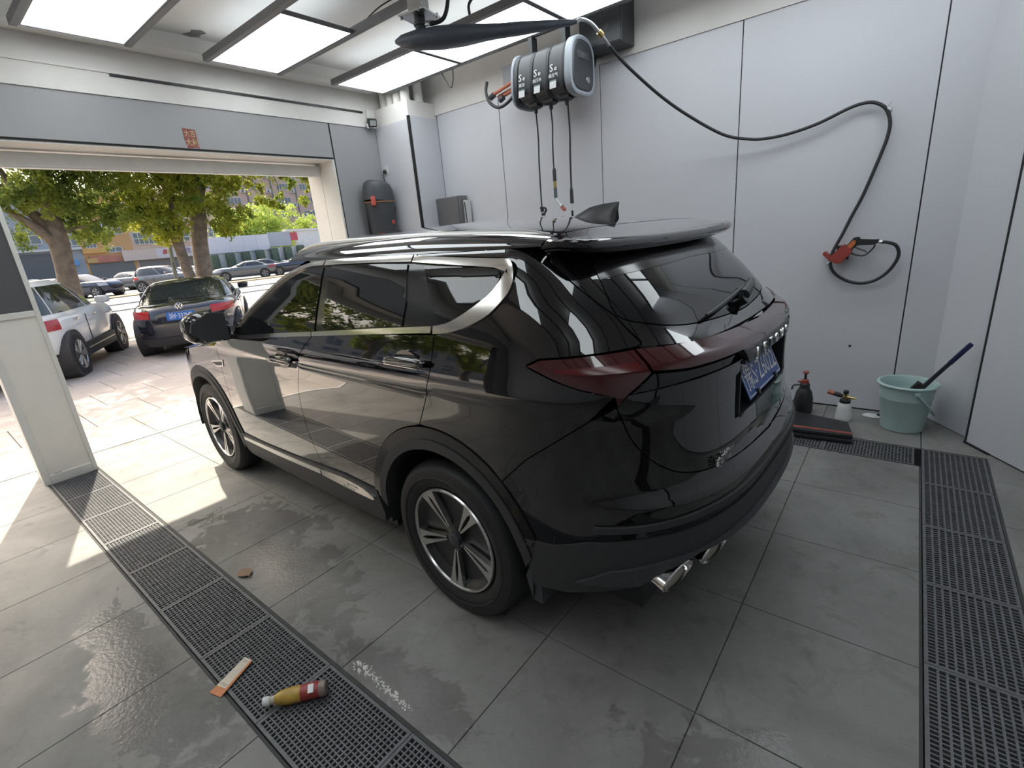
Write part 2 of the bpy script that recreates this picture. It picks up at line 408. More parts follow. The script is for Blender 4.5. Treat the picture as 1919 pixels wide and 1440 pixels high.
# door wall ----------------------------------------------------------------
bm = NB()
bx(bm, (DX - 0.32, 3.49, 0), (DX - 0.012, 4.75, 3.46)); bx(bm, (DX - 0.32, -4.2, 2.54), (DX - 0.012, 3.49, 3.46))
bx(bm, (DX - 0.32, -4.2, 0), (DX - 0.012, -3.2, 2.54))
wd = struct('wall_door', bm, M_SEAM)
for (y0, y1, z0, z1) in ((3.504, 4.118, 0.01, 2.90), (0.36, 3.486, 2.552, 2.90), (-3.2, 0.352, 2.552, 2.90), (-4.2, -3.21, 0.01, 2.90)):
    bm = NB(); bx(bm, (DX - 0.012, y0, z0), (DX, y1, z1), 0.002, 1); obj('wall_panel', bm, M_PANEL_SHADED, wd)
bm = NB(); bx(bm, (DX - 0.012, -4.2, 2.90), (DX + 0.012, WY, 3.46)); obj('upper_wall_band', bm, M_PLASTER, wd, smooth=0)
bm = NB(); bx(bm, (DX + 0.008, -4.2, 3.25), (DX + 0.10, 4.1, 3.30), 0.012); bx(bm, (DX + 0.008, -4.2, 3.062), (DX + 0.022, 3.96, 3.078), 0.003)
obj('moulding', bm, M_PLASTER, wd)
bm = NB(); bx(bm, (DX + 0.012, 1.58, 3.042), (DX + 0.02, 3.96, 3.058)); o = obj('cable', bm, M_BLACKPL, wd, smooth=0)
# white lining of the opening and jambs
bm = NB(); bx(bm, (DX - 0.56, -3.2, 2.527), (DX - 0.02, 3.49, 2.54)); struct('trim_2', bm, M_WHITEMETAL)
bm = NB(); bx(bm, (DX - 0.29, 3.47, 0), (DX - 0.006, 3.49, 2.535)); bx(bm, (DX - 0.56, 3.47, 0), (DX - 0.297, 3.487, 2.535)); bx(bm, (DX - 0.56, 3.486, 0), (DX - 0.3, 3.6, 2.6))
struct('trim_3', bm, M_WHITEMETAL)
bm = NB(); bx(bm, (DX - 0.36, -3.2, 2.405), (DX - 0.28, 3.472, 2.505), 0.004, 1); bx(bm, (DX - 0.35, -3.2, 2.392), (DX - 0.29, 3.472, 2.405)); struct('trim_4', bm, mat('grey_rail_metal', (0.74, 0.75, 0.73), 0.5))
# pillar between the two door bays
pl = thing('door_pillar', 'white metal framed door post with a dark glass upper panel, at the end of the left drain', 'post', (DX, 0, 0))
bm = NB(); bx(bm, (-0.30, 0.352, 0.0), (-0.025, 0.682, 2.54), 0.003, 1); obj('core', bm, M_WHITEMETAL, pl)
bm = NB()
bx(bm, (-0.03, 0.346, 0), (0, 0.392, 2.54), 0.003, 1); bx(bm, (-0.03, 0.657, 0), (0, 0.687, 2.54), 0.003, 1)
bx(bm, (-0.03, 0.392, 0), (0, 0.657, 0.075), 0.003, 1); bx(bm, (-0.03, 0.392, 1.30), (0, 0.657, 1.345), 0.003, 1); bx(bm, (-0.03, 0.392, 2.48), (0, 0.657, 2.54), 0.003, 1)
obj('frame', bm, M_WHITEMETAL, pl)
bm = NB(); bx(bm, (-0.028, 0.392, 0.075), (-0.010, 0.657, 1.30)); obj('lower_panel', bm, mat('grey_door_panel', (0.74, 0.71, 0.66), 0.4, var=0.02), pl, smooth=0)
bm = NB(); bx(bm, (-0.028, 0.392, 1.345), (-0.012, 0.657, 2.48)); obj('glass_pane', bm, mat('dark_door_glass', (0.10, 0.10, 0.105), 0.08, var=0.0), pl, smooth=0)
bm = NB(); box(bm, (-0.008, 0.445, 0.068), (0.006, 0.05, 0.02), bevel=0.004); obj('latch', bm, M_BLACKPL2, pl)

# chamfered wall at the right
def wall_seg(nm, p, q, z0, z1, th, m, parent=None, side=1):
    p, q = Vector((*p, 0)), Vector((*q, 0)); d = (q - p); n = Vector((-d.y, d.x, 0)).normalized() * th * side
    bm = NB(); b = [p, q, q + n, p + n]
    a = [bm.verts.new(v + Vector((0, 0, z0))) for v in b]; t = [bm.verts.new(v + Vector((0, 0, z1))) for v in b]
    bm.faces.new(a[::-1]); bm.faces.new(t)
    for k in range(4): bm.faces.new((a[k], a[(k + 1) % 4], t[(k + 1) % 4], t[k]))
    return obj(nm, bm, m, parent, smooth=0)
wch = wall_seg('wall_corner', (0.235, WY + 0.03), (2.75, 0.73), 0, 3.46, 0.15, M_SEAM); wch['kind'] = 'structure'
dch = (Vector((2.75, 0.73, 0)) - Vector((0.235, 4.585, 0))).normalized(); nch = Vector((dch.y, -dch.x, 0))
def chp(t, off): v = Vector((0.235, 4.585, 0)) + dch * t + nch * off; return (v.x, v.y)
wall_seg('wall_panel', chp(-0.035, 0.012), chp(0.47, 0.012), 0.006, 3.46, 0.01, M_PANEL, wch)
wall_seg('wall_panel', chp(0.485, 0.068), chp(1.69, 0.068), 0.012, 3.46, 0.06, M_PANEL, wch)
wall_seg('wall_panel', chp(1.70, 0.068), chp(2.90, 0.068), 0.012, 3.46, 0.06, M_PANEL, wch)
wall_seg('wall_panel', chp(2.91, 0.068), chp(4.3, 0.068), 0.012, 3.46, 0.06, M_PANEL, wch)
wall_seg('black_edge', chp(0.474, 0.072), chp(0.486, 0.072), 0.0, 3.46, 0.07, M_SEAM, wch)
wall_seg('black_edge', chp(0.47, 0.074), chp(0.66, 0.074), 0.0, 0.014, 0.07, M_SEAM, wch)
# walls behind and left of the camera (never in view): close the room
bm = NB(); bx(bm, (2.7, -4.2, 0), (2.85, 1.0, 3.46)); struct('wall_back', bm, M_PANEL)
bm = NB(); bx(bm, (-5.3, -4.35, 0), (2.85, -4.2, 3.46)); struct('wall_left', bm, M_PANEL)
bm = NB(); bx(bm, (-5.46, -4.35, 3.45), (3.4, 4.75, 3.6)); struct('ceiling', bm, M_CEIL)
# facade above the door outside
bm = NB(); bx(bm, (-5.72, -6, 2.55), (-5.46, 5, 5.2)); struct('wall_facade', bm, mat('facade_grey', (0.35, 0.35, 0.36), 0.6))

# ceiling light rails and panels ------------------------------------------
def light_panel(x0, y0, label, lx=1.2, ly=0.6):
    t = thing('ceiling_light', label, 'ceiling light', (x0, y0, 3.2), group='LED panels on the ceiling')
    bm = NB(); w = 0.012
    bx(bm, (0, 0, 0), (lx, w, 0.03)); bx(bm, (0, ly - w, 0), (lx, ly, 0.03)); bx(bm, (0, w, 0), (w, ly - w, 0.03)); bx(bm, (lx - w, w, 0), (lx, ly - w, 0.03))
    obj('frame', bm, M_FRAMEGREY, t, smooth=0)
    bm = NB(); bx(bm, (w, w, 0.004), (lx - w, ly - w, 0.012)); obj('diffuser', bm, M_LED, t, smooth=0)
    bm = NB(); bx(bm, (w, w, 0.012), (lx - w, ly - w, 0.028)); obj('added_glow_plate', bm, M_ADDEDGLOW, t, smooth=0)  # added upward emitter above the diffuser, lights the ceiling
    return t
rows = [(-1.35, [0, 2, 4]), (-0.15, [0, 2, 4]), (1.05, [0, 1, 3]), (2.25, [0, 3]), (3.47, [0, 1, 2, 3, 4])]
rn = ['row by the left wall', 'row above the left drain', 'row left of the middle', 'middle row', 'row along the panel wall']
for r, (y, ks) in enumerate(rows):
    for k in ks:
        light_panel(-4.86 + 1.222 * k, y + 0.008, 'LED ceiling panel, %s from the door, in the %s' % (ORD[k], rn[r]))
    for s, yy in enumerate((y - 0.034, y + 0.61)):
        bm = NB(); bx(bm, (-4.885, yy, 3.195), (2.4, yy + 0.042, 3.25), 0.002, 1)
        tag(obj('light_rail', bm, M_FRAMEGREY), 'grey ceiling rail on the %s side of the light %s' % (('left', 'right')[s], rn[r]), 'rail', 'ceiling light rails')
bm = NB(); tube(bm, [(-5.05 + 0.15 * i, 3.44, 3.44 - 0.06 * math.sin(i)) for i in range(2)], 0.004, 5)
bm.free()
# loose cables hanging from the light rails
def cable(nm, pts, r, label, m=M_HOSE, cat='cable', n=8, sub=6, parent=None):
    bm = NB(); tube(bm, pts, r, n, sub); o = obj(nm, bm, m, parent)
    return tag(o, label, cat) if parent is None else o
cable('cable', [(-3.97, 4.12, 3.22), (-3.93, 4.13, 3.14), (-3.86, 4.13, 3.05), (-3.82, 4.13, 3.12), (-3.80, 4.12, 3.22)], 0.006, 'short black wire looping down under the light panel near the column')
cable('cable', [(-2.95, 3.46, 3.26), (-2.95, 3.47, 3.34), (-2.85, 3.50, 3.40), (-2.65, 3.54, 3.42), (-2.5, 3.55, 3.40)], 0.011, 'grey cable arching above the rail behind the swing boom')
cable('cable', [(-3.9, 2.9, 3.27), (-3.7, 2.93, 3.24), (-3.5, 2.9, 3.27), (-3.3, 2.87, 3.28), (-3.1, 2.9, 3.30)], 0.005, 'thin wire lying along the rail between the light panels')

# red blessing paper on the lintel
t = thing('blessing_paper', 'torn red paper strip with gold characters glued above the door opening', 'paper', (DX, 2.065, 2.64), rot=(0, 0, math.radians(0)))
bm = NB(); prism(bm, [(-0.052, 0.075), (0.05, 0.068), (0.054, -0.085), (0.02, -0.078), (-0.04, -0.09), (-0.052, -0.02)], lambda x, y, z: Vector((z, x, y)), 0.0005, 0.003)
obj('sheet', bm, mat('red_paper', (0.24, 0.07, 0.06), 0.7, var=0.25, scale=30), t, smooth=0)
M_GOLD = mat('gold_print', (0.50, 0.42, 0.22), 0.5, var=0.15)
text('大吉', 0.062, basis((0.0035, 0, 0.03), (0, 1, 0), (0, 0, 1)), M_GOLD, t, ext=0.0004, sx=0.75)
text('大利', 0.068, basis((0.0035, 0.002, -0.042), (0, 1, 0), (0, 0, 1)), M_GOLD, t, ext=0.0004, sx=0.75)
# dark scuff patch of peeled paint on the ceiling
bm = NB(); prism(bm, [(0, 0), (0.06, 0.04), (0.10, 0.03), (0.13, 0.10), (0.10, 0.16), (0.05, 0.13), (0.02, 0.15), (-0.01, 0.08)], lambda x, y, z: Vector((-5.10 + x * 1.3, 2.19 + y * .9, 3.45 - z)), 0.0, 0.004)
tag(obj('paint_scar', bm, M_GREYBOX, smooth=0), 'dark patch of peeled paint on the ceiling between two light rails', 'stain')
# ------------------------------------------------------------------ black SUV
class PCH:
    def __init__(s, xs, ys):
        s.x = np.array(xs, float); s.y = np.array(ys, float); h = np.diff(s.x); d = np.diff(s.y) / h; m = np.zeros(len(s.x))
        for i in range(1, len(xs) - 1):
            if d[i - 1] * d[i] > 0:
                w1 = 2 * h[i] + h[i - 1]; w2 = h[i] + 2 * h[i - 1]; m[i] = (w1 + w2) / (w1 / d[i - 1] + w2 / d[i])
        m[0] = d[0]; m[-1] = d[-1]; s.h, s.m = h, m
    def __call__(s, q):
        q = np.clip(np.asarray(q, float), s.x[0], s.x[-1]); i = np.clip(np.searchsorted(s.x, q) - 1, 0, len(s.x) - 2)
        h = s.h[i]; t = (q - s.x[i]) / h
        return (2 * t ** 3 - 3 * t * t + 1) * s.y[i] + (t ** 3 - 2 * t * t + t) * h * s.m[i] + (-2 * t ** 3 + 3 * t * t) * s.y[i + 1] + (t ** 3 - t * t) * h * s.m[i + 1]
Wf = PCH([.15, .28, .40, .55, .75, .92, 1.02, 1.06, 1.10, 1.20, 1.26, 1.40, 1.535, 1.58], [.80, .865, .885, .900, .903, .902, .900, .910, .907, .885, .868, .815, .752, .70])
Rf = PCH([.15, .30, .40, .50, .68, .74, .78, .84, 1.00, 1.07, 1.12, 1.165, 1.20, 1.235, 1.36, 1.50, 1.56], [.90, .97, 1.01, 1.025, 1.025, 1.02, .985, .98, .972, .972, .975, .968, .925, .875, .755, .59, .50])
Ff = PCH([.15, .3, .5, .7, .85, .93, 1.0, 1.05], [3.30, 3.42, 3.48, 3.48, 3.45, 3.38, 3.25, 3.15])
S0, SF = .30, -2.75
def SURF(s, z):
    s = np.asarray(s, float); z = np.asarray(z, float); s, z = np.broadcast_arrays(s, z)
    mir = np.where(s > 1.5, -1.0, 1.0); s1 = np.where(s > 1.5, 3.0 - s, s)
    mir = np.where(s1 < -3.85, -mir, mir); s1 = np.where(s1 < -3.85, -7.7 - s1, s1)
    W = Wf(z); R = Rf(z)
    th = np.clip((s1 - S0) / 1.2, 0, 1) * PI / 2; c, sn = np.cos(th), np.sin(th)
    r = (np.abs(c) ** 3 + np.abs(sn) ** 3) ** (-1 / 3.0); Lr = np.maximum(R - S0, .02)
    u = np.where(s1 > S0, S0 + Lr * r * sn, s1); v = np.where(s1 > S0, -W * r * c, -W)
    th = np.clip((SF - s1) / 1.1, 0, 1) * PI / 2; c, sn = np.cos(th), np.sin(th)
    r = (np.abs(c) ** 2.6 + np.abs(sn) ** 2.6) ** (-1 / 2.6)
    u = np.where(s1 < SF, SF - (Ff(z) + SF) * r * sn, u); v = np.where(s1 < SF, -W * r * c, v)
    return np.stack([u, v * mir, z + 0 * u], -1)
def NORM(f, a, b):
    e = 1e-4
    da = f(a + e, b) - f(a - e, b); db = f(a, b + e) - f(a, b - e)
    n = np.cross(da, db); return n / np.maximum(np.linalg.norm(n, axis=-1, keepdims=True), 1e-12)
zc = PCH([-1.3, -1.2, -.8, -.3, .1, .3, .45, .56, .62, .70], [1.625, 1.645, 1.665, 1.665, 1.642, 1.622, 1.60, 1.565, 1.542, 1.51])
ZE = 1.548
def ROOF(u, a):
    """a in -1..1 across; cubic section tangent to the side at the edge"""
    u = np.asarray(u, float); a = np.asarray(a, float); u, a = np.broadcast_arrays(u, a)
    W = float(Wf(ZE)); h = np.maximum(zc(u) - ZE, -.04); t = 1 - np.abs(a)
    p0, p1 = np.array([W]), ZE
    cx1 = W - .45 * np.maximum(h, .01) * .9; cz1 = ZE + np.maximum(h, .0) * .9; cx2 = W * .62; cz2 = ZE + h
    v = (1 - t) ** 3 * W + 3 * (1 - t) ** 2 * t * cx1 + 3 * (1 - t) * t * t * cx2
    z = (1 - t) ** 3 * ZE + 3 * (1 - t) ** 2 * t * cz1 + 3 * (1 - t) * t * t * cz2 + t ** 3 * (ZE + h)
    return np.stack([u, v * np.sign(a), z], -1)
def inpoly(P, poly):
    x, y = P[:, 0], P[:, 1]; ins = np.zeros(len(P), bool); n = len(poly)
    for i in range(n):
        x0, y0 = poly[i]; x1, y1 = poly[(i + 1) % n]
        if y0 == y1: continue
        c = ((y0 > y) != (y1 > y)) & (x < (x1 - x0) * (y - y0) / (y1 - y0) + x0); ins ^= c
    return ins
def resample(poly, st):
    o = []
    for i, p in enumerate(poly):
        p = np.array(p, float); q = np.array(poly[(i + 1) % len(poly)], float); k = max(1, int(round(np.linalg.norm(q - p) / st)))
        o += [p + (q - p) * j / k for j in range(k)]
    return np.array(o)
def inset(P, g):
    if g == 0: return P
    a = sum(P[i][0] * P[(i + 1) % len(P)][1] - P[(i + 1) % len(P)][0] * P[i][1] for i in range(len(P)))
    d = np.roll(P, -1, 0) - np.roll(P, 1, 0); d /= np.maximum(np.linalg.norm(d, axis=1, keepdims=True), 1e-9)
    n = np.stack([-d[:, 1], d[:, 0]], 1) * (1 if a > 0 else -1)
    return P + n * g
def smooth_poly(pts, n=4):
    """Catmull-Rom through an open chain"""
    P = [np.array(p, float) for p in pts]; o = []
    for i in range(len(P) - 1):
        p0, p1, p2, p3 = P[max(i - 1, 0)], P[i], P[i + 1], P[min(i + 2, len(P) - 1)]
        for k in range(n):
            t = k / n; o.append(.5 * (2 * p1 + (p2 - p0) * t + (2 * p0 - 5 * p1 + 4 * p2 - p3) * t * t + (3 * p1 - p0 - 3 * p2 + p3) * t ** 3))
    o.append(P[-1]); return [tuple(p) for p in o]
def panel(name, poly, m, parent, f=SURF, off=0.0, thick=.016, gap=.0022, g=.035, st=.02, mirror=False, holes=(), edge=0.0):
    P = inset(resample(poly, st), gap); Hs = [inset(resample(h, st), -gap) for h in holes]
    lo, hi = P.min(0), P.max(0)
    gx, gy = np.meshgrid(np.arange(lo[0] + g / 2, hi[0], g), np.arange(lo[1] + g / 2, hi[1], g)); G = np.stack([gx.ravel(), gy.ravel()], 1)
    k = inpoly(G, P)
    for h in Hs: k &= ~inpoly(G, h)
    G = G[k]; B = np.concatenate([P] + Hs)
    if len(G):
        dmin = np.min(np.linalg.norm(G[:, None, :] - B[None], axis=2), axis=1); G = G[dmin > .45 * g]
    V = np.concatenate([B, G]); E = []; o = 0
    loops = []
    for lp in [P] + Hs:
        n = len(lp); E += [(o + i, o + (i + 1) % n) for i in range(n)]; loops.append((o, n)); o += n
    r = delaunay_2d_cdt([Vector(v) for v in V], E, [], 0, 1e-6)
    V2 = np.array([tuple(v) for v in r[0]]); F = np.array([t for t in r[2] if len(t) == 3])
    cen = V2[F].mean(1); kk = inpoly(cen, P)
    for h in Hs: kk &= ~inpoly(cen, h)
    F = F[kk]
    X = f(V2[:, 0], V2[:, 1]); N = NORM(f, V2[:, 0], V2[:, 1]); X = X + N * off
    A = V2[F]; ar = (A[:, 1, 0] - A[:, 0, 0]) * (A[:, 2, 1] - A[:, 0, 1]) - (A[:, 2, 0] - A[:, 0, 0]) * (A[:, 1, 1] - A[:, 0, 1])
    F = np.where((ar < 0)[:, None], F[:, ::-1], F)
    verts, norms, faces = list(X), list(N), [tuple(t) for t in F]
    if thick:
        inv = {}
        for i, src in enumerate(r[3]):
            for s_ in src: inv[s_] = i
        for o_, n in loops:
            idx = [inv[o_ + i] for i in range(n)]
            ar = sum(V2[idx[i]][0] * V2[idx[(i + 1) % n]][1] - V2[idx[(i + 1) % n]][0] * V2[idx[i]][1] for i in range(n))
            if (ar < 0) != (o_ != 0): idx = idx[::-1]
            b0 = len(verts)
            for q, i in enumerate(idx):
                t = X[idx[(q + 1) % n]] - X[idx[q - 1]]; nn = np.cross(t, N[i]); nn /= max(np.linalg.norm(nn), 1e-9)
                verts += [X[i], X[i] - N[i] * thick]; norms += [nn, nn]
            for q in range(n):
                a, b = b0 + 2 * q, b0 + 2 * ((q + 1) % n); faces.append((a, a + 1, b + 1, b))
    verts = np.array(verts); norms = np.array(norms)
    if mirror:
        verts = verts * [1, -1, 1]; norms = norms * [1, -1, 1]; faces = [t[::-1] for t in faces]
    me = bpy.data.meshes.new(name); me.from_pydata(verts.tolist(), [], faces); me.materials.append(m); me.shade_smooth()
    me.normals_split_custom_set_from_vertices(norms.tolist())
    ob = bpy.data.objects.new(name, me); C.objects.link(ob)
    if parent is not None: ob.parent = parent
    return ob
def both(name, poly, m, parent, label=None, **k):
    a = panel(name, poly, m, parent, **k); b = panel(name, poly, m, parent, mirror=True, **k); return a, b
def strip(ctr, w):
    """closed polygon around an open chain"""
    P = np.array(ctr, float); d = np.gradient(P, axis=0); d /= np.linalg.norm(d, axis=1, keepdims=True); n = np.stack([-d[:, 1], d[:, 0]], 1)
    w = np.array(w if isinstance(w, (list, tuple)) else [w] * len(P))[:, None] / 2
    return [tuple(p) for p in P + n * w] + [tuple(p) for p in (P - n * w)[::-1]]
def arc(cx, cz, r, a0, a1, n=24): return [(cx + r * math.cos(math.radians(a0 + (a1 - a0) * i / n)), cz + r * math.sin(math.radians(a0 + (a1 - a0) * i / n))) for i in range(n + 1)]

PSI = math.radians(2.278)
suv = thing('suv', 'glossy black SUV parked in the wash bay with wet floor around it', 'car', (-1.359, 2.077, 0), -PSI)
WB = -2.625
AB = smooth_poly([(-.856, 1.199), (-.96, 1.122), (-1.03, 1.045), (-1.105, .862), (-1.098, .677), (-1.05, .52), (-1.03, .455)], 5)
CL = smooth_poly([(.045, 1.262), (.043, 1.235), (.031, 1.121), (-.034, .98), (-.080, .892)], 5)
FD = smooth_poly([(-2.19, 1.045), (-2.187, .889), (-2.171, .70), (-2.20, .52), (-2.21, .42)], 5)
BELT = [(-1.90, 1.113), (-1.60, 1.140), (-1.228, 1.170), (-.856, 1.199), (-.342, 1.240), (.045, 1.262)]
SILL = [(-2.21, .42), (-1.83, .415), (-1.4, .43), (-1.03, .455), (-.8, .47), (-.50, .46)]
ro, rmid, ri = .530, .475, .432
def ra(a): return (ro * math.cos(math.radians(a)), .361 + ro * math.sin(math.radians(a)))
# doors
both('front_door', BELT[:4] + AB[1:] + SILL[:4][::-1][1:] + FD[::-1][1:] + [(-2.10, 1.09)], M_PAINT, suv)
arcR = arc(0, .361, ro, 98.6, 169, 20)
both('rear_door', [BELT[3], BELT[4]] + CL + arcR[1:] + [(-.50, .46), (-.8, .47), (-1.03, .455)] + AB[::-1][1:-1], M_PAINT, suv)
# fender and front
faF = arc(WB, .361, .495, 12, 180, 30)
both('front_fender', FD[:-1] + [(-2.14, .44)] + faF + [(-3.115, .52), (-3.06, .93), (-2.75, .985), (-2.45, 1.02)], M_PAINT, suv)
panel('front_bumper', [(-3.115, .26), (-3.115, .52), (-3.07, .80), (-4.63, .80), (-4.585, .52), (-4.585, .26)], M_PAINT, suv)
panel('grille', [(-3.45, .81), (-3.40, .93), (-4.30, .93), (-4.25, .81)], M_GLOSSBLK, suv, off=-.004)
both('headlight', [(-3.06, .81), (-3.06, .915), (-3.39, .925), (-3.44, .81)], M_GLASS, suv)
# quarter panel, tail edge
TAILLOW = [(.798, 1.108), (.71, 1.126), (.612, 1.155), (.518, 1.190)]
TAILTOP = [(.518, 1.194), (.581, 1.216), (.755, 1.226), (.907, 1.231)]
HSEAM = [(.935, 1.240), (.900, 1.322), (.82, 1.41), (.752, 1.49), (.735, ZE)]
CHO = smooth_poly([(.045, 1.262), (.15, 1.287), (.25, 1.323), (.40, 1.400), (.49, 1.452), (.523, 1.485), (.49, 1.505), (.40, 1.513), (.27, 1.522), (-.14, 1.541)], 4)
quart = CL[1:] + arc(0, .361, ro, 98.6, 48, 14)[1:] + [(.484, .868), (.60, .945), (.726, 1.031)] + TAILLOW + TAILTOP[:-1] + [(.912, 1.233)] + HSEAM[:-1] + [(.735, ZE), (-.14, ZE)] + CHO[::-1][:-1]
both('quarter_panel', quart, M_PAINT, suv)
both('roof_side', strip([(-1.0, 1.548), (-.6, 1.5485), (-.15, 1.549)], .012), M_PAINT, suv, gap=0)
# rear bumper: painted cover and lower cladding
GS = smooth_poly([(.803, 1.072), (.845, .95), (.95, .835), (1.12, .785), (1.5, .765)], 4)
BT = [(.438, .555), (.563, .566), (.675, .606), (.83, .624), (.987, .632), (1.23, .638), (1.5, .64)]
arB = arc(0, .361, ro, 48, 21.5, 8)
bump = arB + BT[1:] + [(3 - a, b) for a, b in BT[1:-1][::-1]] + [(3 - a, b) for a, b in arB[::-1]] + [(3 - .484, .868), (3 - .60, .945), (3 - .726, 1.031), *[(3 - a, b) for a, b in GS[:-1]], *GS[::-1], (.726, 1.031), (.60, .945), (.484, .868)]
panel('rear_bumper', bump, M_PAINT, suv)
BL = [(.436, .45), (.45, .34), (.60, .365), (.72, .405), (.82, .435), (.90, .49), (1.0, .52), (1.15, .515), (1.5, .50)]
panel('bumper_cladding', BT + [(3 - a, b) for a, b in BT[:-1][::-1]] + [(3 - a, b) for a, b in BL] + BL[:-1][::-1], M_CLAD, suv, off=.006, thick=.05)
MID = [(.62, .43), (.74, .505), (.90, .535), (1.15, .545), (1.5, .545)]
panel('diffuser', MID + [(3 - a, b) for a, b in MID[:-1][::-1]] + [(3 - .82, .442), (3 - .90, .497), (3 - 1.0, .527), (3 - 1.15, .522), (1.5, .507), (1.15, .522), (1.0, .527), (.90, .497), (.82, .442)], M_BLACKPL2, suv, off=.016, thick=.02)
panel('bumper_step', strip([(.70, .655), (1.0, .672), (1.5, .68), (2.0, .672), (2.3, .655)], .026), M_CLAD, suv, off=.010, thick=.02)
# tailgate
PLZ0, PLZ1, PLH = .925, 1.098, .23
gate = [(.833, 1.110)] + [(.935, 1.118), (1.10, 1.122), (1.5, 1.123), (1.9, 1.122), (2.065, 1.118)] + [(2.167, 1.110)] + [(3 - a, b) for a, b in GS[:-1]] + GS[::-1]
hole = [(1.22, .915), (1.22, 1.07), (1.30, 1.098), (1.70, 1.098), (1.78, 1.07), (1.78, .915)]
panel('tailgate', gate, M_PAINT, suv, holes=[hole])
up = [(.907, 1.231)] + HSEAM + [(3 - a, b) for a, b in HSEAM[::-1]] + [(3 - .907, 1.231), (2.6, 1.232), (1.9, 1.224), (1.5, 1.222), (1.1, 1.224)]
glass = smooth_poly([(.93, 1.475), (.912, 1.40), (.906, 1.325), (.985, 1.290), (1.135, 1.258), (1.434, 1.240), (1.5, 1.239)], 4)
gl = glass + [(3 - a, b) for a, b in glass[:-1][::-1]] + [(2.0, 1.515), (1.5, 1.522), (1.0, 1.507)]
panel('tailgate_frame', [(.912, 1.233)] + [(.938, 1.241)] + HSEAM[1:] + [(3 - a, b) for a, b in HSEAM[1:][::-1]] + [(3 - .938, 1.241), (3 - .912, 1.233), (1.9, 1.212), (1.5, 1.209), (1.1, 1.212)], M_PAINT, suv, holes=[gl])
panel('rear_window', gl, M_GLASS, suv, off=.001, gap=.001, thick=.02)
mask = [(.925, 1.470), (.915, 1.425), (1.0, 1.43), (1.5, 1.44), (2.0, 1.43), (2.085, 1.425), (2.075, 1.470), (2.0, 1.512), (1.5, 1.519), (1.0, 1.504)]
panel('window_mask', mask, M_GLOSSBLK, suv, off=.0022, gap=.003, thick=.002)
# tail lights and light bar
tl = [(.522, 1.192)] + [(.581, 1.213), (.755, 1.223), (.895, 1.227)] + [(.895, 1.165), (.832, 1.112), (.806, 1.076), (.794, 1.106), (.71, 1.128), (.612, 1.157)]
both('tail_light', tl, M_REDLENS, suv, off=.006, thick=.02, g=.025)
lb = [(.899, 1.227), (1.1, 1.214), (1.5, 1.202), (1.9, 1.214), (2.101, 1.227), (2.101, 1.168), (2.0, 1.158), (1.76, 1.152), (1.70, 1.132), (1.5, 1.130), (1.30, 1.132), (1.24, 1.152), (1.0, 1.158), (.899, 1.168)]
panel('light_bar', lb, M_REDLENS, suv, off=.008, thick=.025)
both('tail_light_lower', [(.838, 1.111), (.899, 1.164), (1.0, 1.154), (1.20, 1.150), (1.17, 1.126), (1.0, 1.124)], M_GLASS, suv, off=.004, thick=.02)
both('lamp_element', strip([(.62, 1.180), (.75, 1.182), (.875, 1.184)], [.012, .02, .022]), mat('lamp_core', (.075, .005, .006), .2, var=0), suv, off=.0068, thick=.004, gap=0)
panel('name_garnish', [(1.24, 1.150), (1.70 + .06, 1.150), (1.72, 1.098), (1.28, 1.098)], M_BLACKPL2, suv, off=.012, thick=.03)
def rearM(v, z, off, tilt=0.0):
    W = float(Wf(z)); R = float(Rf(z)); vv = abs(v) / W; u = S0 + (R - S0) * (1 - vv ** 3) ** (1 / 3)
    return basis((u + off, v, z), (-0.06 * v, 1, 0), (-math.sin(tilt), 0, math.cos(tilt)))
for i, ch in enumerate('JETOUR'):
    text(ch, .05, rearM(-.205 + .082 * i, 1.122, .0155), M_SATIN, suv, name='letter', ext=.003, sx=1.15, bold=.0005)
# number plate in its recess
bm = NB(); bx(bm, (.86, -.30, .90), (.87, .30, 1.12)); bx(bm, (.86, -.30, 1.10), (.975, .30, 1.112)); bx(bm, (.86, -.30, .905), (.97, .30, .915)); bx(bm, (.86, -.31, .905), (.965, -.30, 1.11)); bx(bm, (.86, .30, .905), (.965, .31, 1.11))
obj('plate_recess', bm, M_BLACKPL, suv, smooth=0)
plt = Matrix.Translation((.948, 0.0, 1.004)) @ Euler((0, math.radians(-24), 0)).to_matrix().to_4x4()
def plate(parent, Mx, txt, w=.43, h=.137):
    bm = NB(); box(bm, (0, 0, 0), (.004, w, h), bevel=.0015, seg=1); bm.transform(Mx); p = obj('number_plate', bm, M_PLATEBLUE, parent, smooth=0)
    bm = NB(); e = .004
    for a, b in (((.0022, -w / 2 + .006, h / 2 - .006 - e), (.0032, w / 2 - .006, h / 2 - .006)), ((.0022, -w / 2 + .006, -h / 2 + .006), (.0032, w / 2 - .006, -h / 2 + .006 + e)),
                 ((.0022, -w / 2 + .006, -h / 2 + .006), (.0032, -w / 2 + .006 + e, h / 2 - .006)), ((.0022, w / 2 - .006 - e, -h / 2 + .006), (.0032, w / 2 - .006, h / 2 - .006))): bx(bm, a, b)
    bm.transform(Mx); obj('plate_border', bm, M_WHITE, p, smooth=0)
    text(txt, h * .78, Mx @ basis((.0028, 0, -.002), (0, 1, 0), (0, 0, 1)), M_WHITE, p, name='plate_number', ext=.0006, sx=.94 * w / .43 * (7.3 / (len(txt) - .35)) * .93)
    return p
plate(suv, plt, '豫S·Z6022')
for v, z in ((-.12, -.068), (.12, -.068)):
    bm = NB(); box(bm, (.006, v, z + .006), (.012, .022, .02), bevel=.003); bm.transform(plt); obj('plate_clip', bm, M_BLACKPL, suv)
text('奇瑞捷途', .042, rearM(-.42, .802, .004), M_STEEL, suv, name='badge', ext=.003, sx=1.0)
